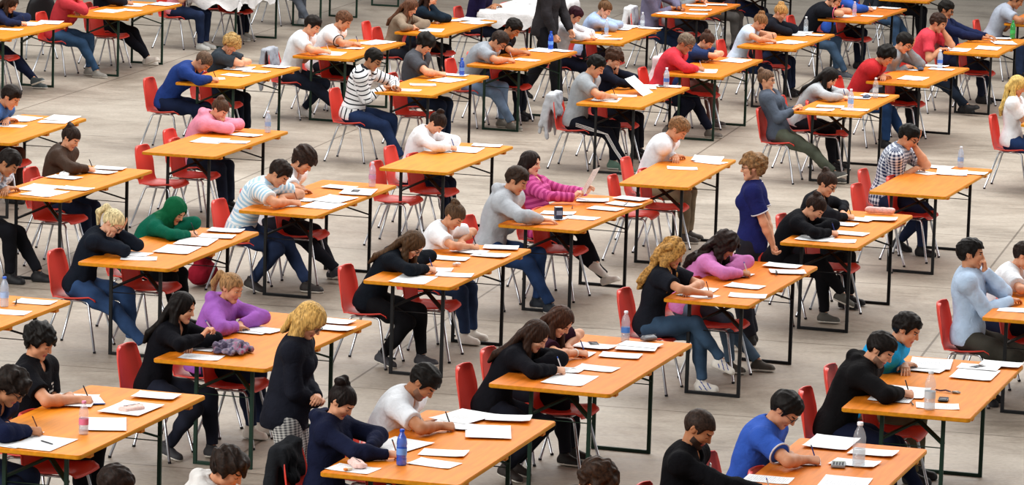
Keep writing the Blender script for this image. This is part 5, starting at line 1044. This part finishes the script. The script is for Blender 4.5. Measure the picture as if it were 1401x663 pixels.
def paper_mat(kind):
    key=('paper',kind)
    if key in MC: return MC[key]
    m,nt,b=newmat('exam_paper'); L=nt.links.new; tc=N(nt,'ShaderNodeTexCoord'); sp=N(nt,'ShaderNodeSeparateXYZ'); L(tc.outputs['Object'],sp.inputs[0])
    def mth(op,a,v=None,w=None):
        n=N(nt,'ShaderNodeMath',operation=op); L(a,n.inputs[0])
        if v is not None:
            if isinstance(v,(int,float)): n.inputs[1].default_value=v
            else: L(v,n.inputs[1])
        return n.outputs[0]
    ln=mth('LESS_THAN',mth('FRACT',mth('MULTIPLY',sp.outputs[0],105 if kind!=1 else 70)),.38)     # rows of text run along y
    inx=mth('LESS_THAN',mth('ABSOLUTE',sp.outputs[0]),.125 if kind!=2 else .05); iny=mth('LESS_THAN',mth('ABSOLUTE',sp.outputs[1]),.085 if kind!=3 else .17)
    nz=N(nt,'ShaderNodeTexNoise',Scale=55.,Detail=3.); L(tc.outputs['Object'],nz.inputs['Vector']); br=mth('GREATER_THAN',nz.outputs['Fac'],.46)
    f=mth('MULTIPLY',mth('MULTIPLY',mth('MULTIPLY',ln,inx),iny),br); f=mth('MULTIPLY',f,.42 if kind else .0)
    mx=N(nt,'ShaderNodeMix',data_type='RGBA'); L(f,mx.inputs[0]); mx.inputs[6].default_value=(.84,.845,.85,1); mx.inputs[7].default_value=(.25,.26,.32,1); L(mx.outputs[2],b.inputs['Base Color'])
    b.inputs['Roughness'].default_value=.7; b.inputs['Specular IOR Level'].default_value=.2; MC[key]=m; return m
def clear(name,col,alpha,rough=.08):
    key=('clear',name,col)
    if key in MC: return MC[key]
    m,nt,b=newmat(name); c=lin(col); b.inputs['Base Color'].default_value=(*c,1); b.inputs['Roughness'].default_value=rough; b.inputs['Alpha'].default_value=alpha; b.inputs['Specular IOR Level'].default_value=.9; b.inputs['Coat Weight'].default_value=.5; m.surface_render_method='BLENDED' if hasattr(m,'surface_render_method') else None
    MC[key]=m; return m
def make_bottle(h,kind,label,loc,rz):
    root=empty('water_bottle',loc,rz); tag(root,label,'bottle','drink bottles on the tables'); r=h*.145
    body={'blue':('#1f5fd0',.72),'green':('#2f9a4a',.85),'pink':('#ead9e0',.3),'clear':('#dfe6ec',.24),'clearw':('#dde5ec',.24),'label':('#dbe4ec',.28),'pale':('#c3d2e6',.5),'pinkpale':('#dccfe0',.5),'bluewhite':('#c9d8ec',.6),'bluecap':('#c2d4ea',.45)}[kind]
    cap={'blue':'#1a4fc0','green':'#2a8a40','pink':'#e08aa8','clear':'#d8dde2','clearw':'#eef0f2','label':'#dfe6ee','pale':'#dfe4ea','pinkpale':'#e6d6e2','bluewhite':'#e9edf3','bluecap':'#2a62c8'}[kind]
    bm=bmesh.new(); pr=[(r*.9,0),(r,.01),(r,h*.18),(r*.93,h*.22),(r,h*.26),(r,h*.5),(r*.94,h*.54),(r,h*.58),(r*.98,h*.66),(r*.8,h*.78),(r*.5,h*.87),(r*.4,h*.9),(r*.4,h*.94)]
    lathe(bm,pr,18); part('bottle_body',bm,clear('pet_plastic_'+kind,*body),root)
    bm=bmesh.new(); lathe(bm,[(r*.46,h*.93),(r*.48,h*.94),(r*.46,h),(r*.4,h*1.005)],14); part('cap',bm,plain('bottle_cap',cap,.4),root)
    lab={'label':'#4a7fc4','pink':'#d87a9a','pinkpale':'#c79ac0','blue':'#6fa0e6','bluewhite':'#4a78c8','pale':'#8fb0dc','clear':'#c7d2da','clearw':None,'green':'#3fae5a','bluecap':'#9fbde6'}[kind]
    if lab:
        bm=bmesh.new(); n=18
        for z0,z1 in ((h*.3,h*.48),):
            a=[bm.verts.new((r*1.012*cos(2*pi*k/n),r*1.012*sin(2*pi*k/n),z0)) for k in range(n)]; b_=[bm.verts.new((r*1.012*cos(2*pi*k/n),r*1.012*sin(2*pi*k/n),z1)) for k in range(n)]
            for k in range(n): bm.faces.new((a[k],a[(k+1)%n],b_[(k+1)%n],b_[k]))
        part('paper_label',bm,plain('bottle_label',lab,.5),root)
    if kind in('clear','clearw','pink','label'):
        bm=bmesh.new(); lathe(bm,[(r*.9,.004),(r*.97,.012),(r*.97,h*.4),(r*.9,h*.402)],16); part('water',bm,clear('still_water','#b9c8d2',.35,.02),root)
    return root
def blob(name,prims_,wr,seed,m,h=.006):
    pts=np.array([p for q in prims_ for p in (q[1],q[2])]); rm=max(max(q[3],q[4]) for q in prims_)+.03
    lo,hi=pts.min(0)-rm,pts.max(0)+rm; lo[2]=max(lo[2],-.01)
    F=Field(*[axis(lo[a],hi[a],h,[]) for a in range(3)])
    for q in prims_: F.add(q)
    if wr: F.wrinkle(wr,seed,(50,130))
    F.cut(lambda X,Y,Z:0*X+0*Y-Z+.001); v,f=F.mesh(); me=npmesh(name,v,f); me.materials.append(m); return me
def make_small(t,u,v,kind,label):
    loc,rz=on_table(t,u,v,.006); rz+=random.uniform(-.7,.7); loc=Vector(loc); bm=bmesh.new(); nm={'calc':'pocket_calculator','case':'small_case','pouch':'pencil_pouch','can':'drink_carton','roll':'pencil_case','keys':'key_bunch','glasses':'folded_spectacles','card':'paper_card','phone':'mobile_phone','scarf':'scarf','folder':'paper_folder','pen':'pen','eraser':'eraser'}[kind]
    if 'tissue' in label: nm='tissue'
    cat={'pocket_calculator':'calculator','small_case':'case','pencil_pouch':'pouch','drink_carton':'drink carton','pencil_case':'pencil case','key_bunch':'keys','folded_spectacles':'spectacles','paper_card':'card','mobile_phone':'phone','paper_folder':'folder'}.get(nm,nm)
    if kind=='phone':
        box(bm,-.035,.035,-.065,.065,0,.011,.004); 
        o=part(nm,bm,plain('phone_body','#24262b',.35),None); b2=bmesh.new(); box(b2,-.03,.03,-.053,.053,.0108,.0118); part('screen',b2,plain('phone_screen','#3a4048',.12),o)
    elif kind=='calc':
        box(bm,-.045,.045,-.07,.07,0,.018,.004); o=part(nm,bm,plain('grey_plastic','#8b8f92',.5),None)
        b2=bmesh.new(); box(b2,-.036,.036,.035,.058,.0178,.019); part('display',b2,plain('lcd','#b9c2b2',.2),o); b3=bmesh.new()
        for i in range(4):
            for j in range(5): box(b3,-.035+.019*i,-.022+.019*i,-.06+.018*j,-.049+.018*j,.0178,.0205)
        part('keypad',b3,plain('dark_keys','#3c3f44',.5),o)
    elif kind=='can':
        box(bm,-.034,.034,-.027,.027,0,.105,.004); o=part(nm,bm,plain('carton_blue','#27364f',.5),None,smooth=False); b2=bmesh.new(); box(b2,-.026,.026,-.0285,.0285,.035,.075); part('carton_print',b2,plain('carton_pale','#8fa3bd',.5),o,smooth=False)
        b3=bmesh.new(); box(b3,-.034,.034,-.027,.027,.1045,.107,.001); part('lid',b3,plain('carton_top','#c8ccd2',.5),o,smooth=False); rz=0.3
    elif kind=='scarf':
        rs=random.Random(2); pr=[]
        for i in range(22):
            a=i*2.4; r=.03+.0045*i; x=r*cos(a)*.75; y=r*sin(a)*1.25; z=.018+.05*max(0,1-r/.12)*rs.uniform(.5,1); dx,dy=-sin(a+.5*rs.random())*.05,cos(a+.5*rs.random())*.06
            pr.append(('rc',V(x-dx,y-dy,z),V(x+dx,y+dy,z*.8+.004),.019,.016,.008))
        pr.append(('rc',V(.05,.1,.02),V(.09,.17,.012),.022,.014,.01)); me=blob('scarf',pr,.006,3,patterned_scarf(),.007); o=link(nm,me); o.scale=(1.2,1.25,1.25)
    elif kind in('pouch','roll','case'):
        if kind=='case': pr=[('rc',V(-.02,-.045,.016),V(-.02,.045,.016),.016,.016,.01),('rc',V(.02,-.045,.016),V(.02,.045,.016),.016,.016,.01),('rc',V(.0,-.045,.02),V(.0,.045,.02),.018,.018,.01)]; col='#4c566c' if 'blue' in label else '#7d7f84'
        elif kind=='roll': pr=[('rc',V(0,-.11,.03),V(0,.11,.03),.028,.03,.01)]; col='#e6b9b4'; 
        else: pr=[('rc',V(-.03,-.07,.014),V(-.03,.07,.014),.016,.015,.02),('rc',V(.03,-.07,.014),V(.03,.07,.014),.015,.016,.02),('rc',V(0,-.08,.016),V(0,.08,.02),.02,.018,.02)]; col='#e8c4bb' if 'pink' in label else '#e6e6e6'
        o=link(nm,blob(nm,pr,.003,5,plain('pouch_cloth',col,.6,noise=.15,scale=60.),.005))
        b2=bmesh.new(); tube(b2,[(0,-.07,.0385 if kind!='roll' else .058),(0,.07,.0385 if kind!='roll' else .06)],.0022,5); part('zip',b2,plain('zip_metal','#8a8a8a',.4,metal=.6),o)
        if kind=='roll': rz=on_table(t,u,v)[1]-1.45
    elif kind=='folder':
        box(bm,-.15,.15,-.11,.11,0,.006,.001); o=part(nm,bm,plain('blue_card','#3558a0',.6),None,smooth=False); b2=bmesh.new(); box(b2,-.147,.147,-.105,.112,.006,.008); part('inner_sheet',b2,paper_mat(1),o,smooth=False)
    elif kind=='eraser':
        if 'tissue' in label: o=link(nm,blob(nm,[('rc',V(-.02,-.01,.012),V(.02,.01,.014),.014,.012,.01),('rc',V(0,.02,.012),V(0,-.02,.018),.012,.01,.01)],.005,8,plain('tissue_paper','#f0eeee',.8),.004))
        else:
            box(bm,-.012,.012,-.028,.028,0,.014,.003); o=part(nm,bm,plain('orange_rubber','#d98a4a',.7),None); b2=bmesh.new(); box(b2,-.0125,.0125,-.01,.029,-.0003,.0145,.001); part('sleeve',b2,plain('sleeve_card','#e9d8c4',.7),o)
    elif kind=='card':
        box(bm,-.03,.03,-.045,.045,0,.002); o=part(nm,bm,plain('white_card','#efefef',.7),None,smooth=False)
    elif kind=='keys':
        for a in (0,.5,1.1):
            ca,sa=cos(a),sin(a); tube(bm,[(0,0,.004),(.03*ca,.03*sa,.004),(.055*ca,.055*sa,.004)],[.009,.007,.004],6)
        o=part(nm,bm,plain('key_metal','#9a9690',.35,metal=.8),None); b2=bmesh.new(); tube(b2,[(-.012+.016*cos(t),.016*sin(t),.004) for t in np.linspace(0,2*pi,17)],.0018,6,cap=False); part('ring',b2,plain('key_metal','#9a9690',.35,metal=.8),o)
        b3=bmesh.new(); tube(b3,[(-.02,0,.005),(-.06,.02,.008),(-.09,-.01,.006),(-.13,.01,.005)],.006,6); part('lanyard',b3,plain('lanyard_cloth','#5a3f4a',.8),o)
    elif kind=='glasses':
        for y in (-1,1):
            tube(bm,[(.0,y*.033+.023*cos(t),.02+.017*sin(t)) for t in np.linspace(0,2*pi,19)],.0022,5,cap=False); tube(bm,[(0,y*.058,.028),(-.004,y*.03,.008+.004*y),(-.008,-y*.05,.004)],.002,5)
        tube(bm,[(0,-.01,.022),(.003,0,.025),(0,.01,.022)],.002,5); o=part(nm,bm,plain('glasses_frame','#1c1a1c',.35),None)
    elif kind=='pen':
        o=link(nm,PEN[1 if 'brown' in label else 0]); loc.z+=.004; o.rotation_euler=(0,pi/2,0)
        o.location=loc; o.rotation_euler=(pi/2,0,rz+.6); tag(o,label,'pen'); return o
    tag(o,label,cat); o.location=loc; o.rotation_euler=(0,0,rz); return o
def patterned_scarf():
    m,nt,b=newmat('tweed_wool'); L=nt.links.new; tc=N(nt,'ShaderNodeTexCoord'); n=N(nt,'ShaderNodeTexNoise',Scale=14.,Detail=4.,Distortion=1.5); L(tc.outputs['Object'],n.inputs['Vector'])
    r=ramp(nt,[(.3,lin('#2f3142')),(.45,lin('#6a5f78')),(.55,lin('#8d8794')),(.66,lin('#a54a78')),(.75,lin('#4a6a7a'))]); L(n.outputs['Fac'],r.inputs['Fac']); L(r.outputs['Color'],b.inputs['Base Color']); b.inputs['Roughness'].default_value=.9; return m
def pen_mesh(col):
    bm=bmesh.new(); lathe(bm,[(.0008,0),(.0025,.012),(.0042,.02),(.0042,.13),(.0036,.142)],8); 
    for f in bm.faces:
        if f.calc_center_median().z>.1: f.material_index=1
    me=bpy.data.meshes.new('pen'); bm.to_mesh(me); bm.free(); me.shade_smooth(); me.materials.append(plain('pen_barrel',col,.35)); me.materials.append(plain('pen_cap','#2a2d3a' if col!='#d8dce2' else '#2a56b0',.35)); return me
# ---------------------------------------------------------------- build
T0=time.time()
setup(); make_floor()
CHROME=plain('chrome_steel','#b9bcc0',.28,metal=.9); RUBBER=plain('black_rubber','#1a1a1c',.8)
STEEL={0:plain('black_steel','#15171a',.45,spec=.4),1:plain('dark_green_steel','#1f3a2e',.5,spec=.4)}
RED=plain('red_plastic','#dc4c40',.38,spec=.5,noise=.06,scale=3.); BLACKP=plain('black_plastic','#1b1b1f',.5)
PEN=[pen_mesh('#20242c'),pen_mesh('#8a5a40'),pen_mesh('#d8dce2'),pen_mesh('#2a4a9a')]
occ={}
for q in PEOPLE: occ.setdefault(q['tb'],{})[q['seat']]=q['phrase']
CLOTH={39,50}
TL={23:'empty orange table with a bottle at the photo\'s left edge',53:'dark green legged table at the top, only its near legs in view'}
for i,k in enumerate(TABLES):
    o=occ.get(k,{})
    if k in TL: lab=TL[k]
    elif len(o)==2: lab='orange table of %s and %s'%(o['N'],o['F'])
    elif len(o)==1: lab='orange table where only the %s sits'%list(o.values())[0]
    else: lab='orange table'
    TL[k]=lab; PHR[k]=o.get('N') or o.get('F') or ('left edge bottle' if k==23 else 'far top')
    make_table(k,lab,TOPC[(0 if TABLES[k][0]<0 else 1)+(2 if i%2 else 0)],STEEL[1 if k in GREEN else 0])
for k,lab in ((39,'white cloth draped over the table beside the dark-suited standing man'),(50,'white cloth hanging from the table edge at the photo top left')):
    c,rz,W=tframe(k); bm=bmesh.new(); nx,ny=14,40; hw,hl=W/2+.012,1.115; g=[]
    dr=.2
    for i in range(nx+9):
        for j in range(ny+9):
            a=(i-4)/nx*2-1; b=(j-4)/ny*2-1; x=max(-1,min(1,a))*hw; y=max(-1,min(1,b))*hl; ox=max(0,abs(i-4-nx/2)-nx/2); oy=max(0,abs(j-4-ny/2)-ny/2); d=max(ox,oy)/4
            wv=.02*sin(j*1.3+i*.4)+.015*sin(i*1.7)
            x+=copysign(.012+.02*abs(wv)*30*d if ox else 0,a)*(1 if ox else 0); y+=copysign(.012+.015*d,b)*(1 if oy else 0)
            g.append(bm.verts.new((x+(wv*d if ox else 0),y+(wv*d if oy else 0),.804-dr*d*(1+.25*sin(j*.5+i*.9)))))
    n2=ny+9
    for i in range(nx+8):
        for j in range(ny+8): p=i*n2+j; bm.faces.new((g[p],g[p+n2],g[p+n2+1],g[p+1]))
    o=part('tablecloth',bm,fabric('#e2e1e2',var=.04),None); tag(o,lab,'tablecloth','white table cloths'); o.location=c; o.rotation_euler=(0,0,rz)
# chairs
ch0=make_chair(RED,'x','red shell chairs',(0,0,0),0); used=False
def chair(loc,rz,label):
    global used
    c=ch0 if not used else copy_tree(ch0); used=True
    c['label']=label; c['group']='red shell chairs'; c.location=loc; c.rotation_euler=(0,0,rz); c.scale=(.97,.97,.97); return c
PEOPLE_ALL=PEOPLE+STANDING
for q in PEOPLE:
    if q.get('stand'): continue
    chair((q['o'][0],q['o'][1],0),radians(q['ang']),'red plastic shell chair under the '+q['phrase'])
for k,al,gap,lab in EMPTYCH:
    c,rz,W=tframe(k); p=c+Matrix.Rotation(rz,4,'Z')@Vector((-W/2-gap,al-1.1,0)); chair(p,rz+random.uniform(-.06,.06),lab)
for k in TABLES:
    if k in (23,53,51,40,20,52): continue
    c,rz,W=tframe(k); p=c+Matrix.Rotation(rz,4,'Z')@Vector((-W/2+.19+random.uniform(-.05,.04),1.13-1.1+random.uniform(-.05,.05),0))
    o=occ.get(k,{}); chair(p,rz+random.uniform(-.07,.07),'empty red chair tucked in next to the '+(o.get('N') or o.get('F')))
chair((*EXTRACH[0],0),radians(-14),'empty red chair with back to view between white polo man and taupe sweater woman')
bc=make_chair(BLACKP,'black shell chair with chrome frame behind the navy sweater woman','chairs',(*EXTRACH[1],0),radians(120)); del bc['group']
# people
for i,q in enumerate(PEOPLE_ALL):
    d=q['o'][1]; near=d<29.5
    fine=.0055 if d<31 else .0068 if d<40 else .0088; coarse=.0115 if d<31 else .0135 if d<40 else .017
    make_person(q,fine*QUAL,coarse*QUAL,i+1)
    rt=Matrix.Translation((q['o'][0],q['o'][1],0))@Matrix.Rotation(radians(q['ang']),4,'Z')
    for side in (0,1):
        if q['R' if side==0 else 'L'] in('w','w2') or q.get('penhand',-1)==side:
            if q.get('stand') or q['tb']==0: continue
            gp=Vector(q['_grip'][side]); Wp=Vector(q['_J']['wr'][side]); d0=(gp-Wp).normalized(); ax=(Vector((0,0,1))*.85-d0*.45+Vector((0,.12*(1 if side else -1),0))).normalized()
            tip=gp-ax*.035
            if tip.z<TZ+.007: tip.z=TZ+.007
            o=link('pen',PEN[i%4]); M=rt@Matrix.Translation(tip)@ax.to_track_quat('Z','Y').to_matrix().to_4x4(); o.matrix_world=M
            tag(o,'slim pen held by the '+q['phrase'],'pen','pens in writing hands')
    if q.get('coat'):
        me=coat_mesh(q['coat'],i); o=link('jacket',me); me.materials.append(fabric(q['coat'])); o.matrix_world=rt; tag(o,'jacket hung over the chair back behind the '+q['phrase'],'jacket','jackets on chair backs')
print('people',round(time.time()-T0,1))
# sheets
ORD=['nearest the table front end','second from the table front end','third from the table front end','fourth from the table front end','fifth from the table front end','sixth from the table front end','seventh from the table front end','last toward the far end']
SM_={('A4',s):sheet_mesh(.297,.21,s) for s in range(5)}; SM_.update({('A3',s):sheet_mesh(.3,.42,s+9) for s in range(4)})
MS={}
for k,l in SHEETS.items():
    for n,(u,v,kd,rot) in enumerate(l):
        key=(kd,random.randrange(5 if kd=='A4' else 4),random.choice((0,1,1,2,3)))
        if key not in MS:
            me=SM_[key[:2]].copy(); me.materials.clear(); me.materials.append(paper_mat(key[2])); MS[key]=me
        loc,rz=on_table(k,u,v,.0025+.0022*n+(.004 if k in CLOTH else 0)); o=link('exam_sheet',MS[key]); o.location=loc; o.rotation_euler=(0,0,rz+rot)
        tag(o,('white sheet %s, %s\'s table'%(ORD[n].replace(' the table',''),PHR[k])) ,'paper','exam sheets on the tables')
for t,u,v,h,kind,lab in BOTTLES:
    loc,rz=on_table(t,u,v,.001); make_bottle(h,kind,lab,loc,random.uniform(0,6))
for a in SMALL: make_small(*a)
extras()
print('built',round(time.time()-T0,1),len(bpy.data.objects))
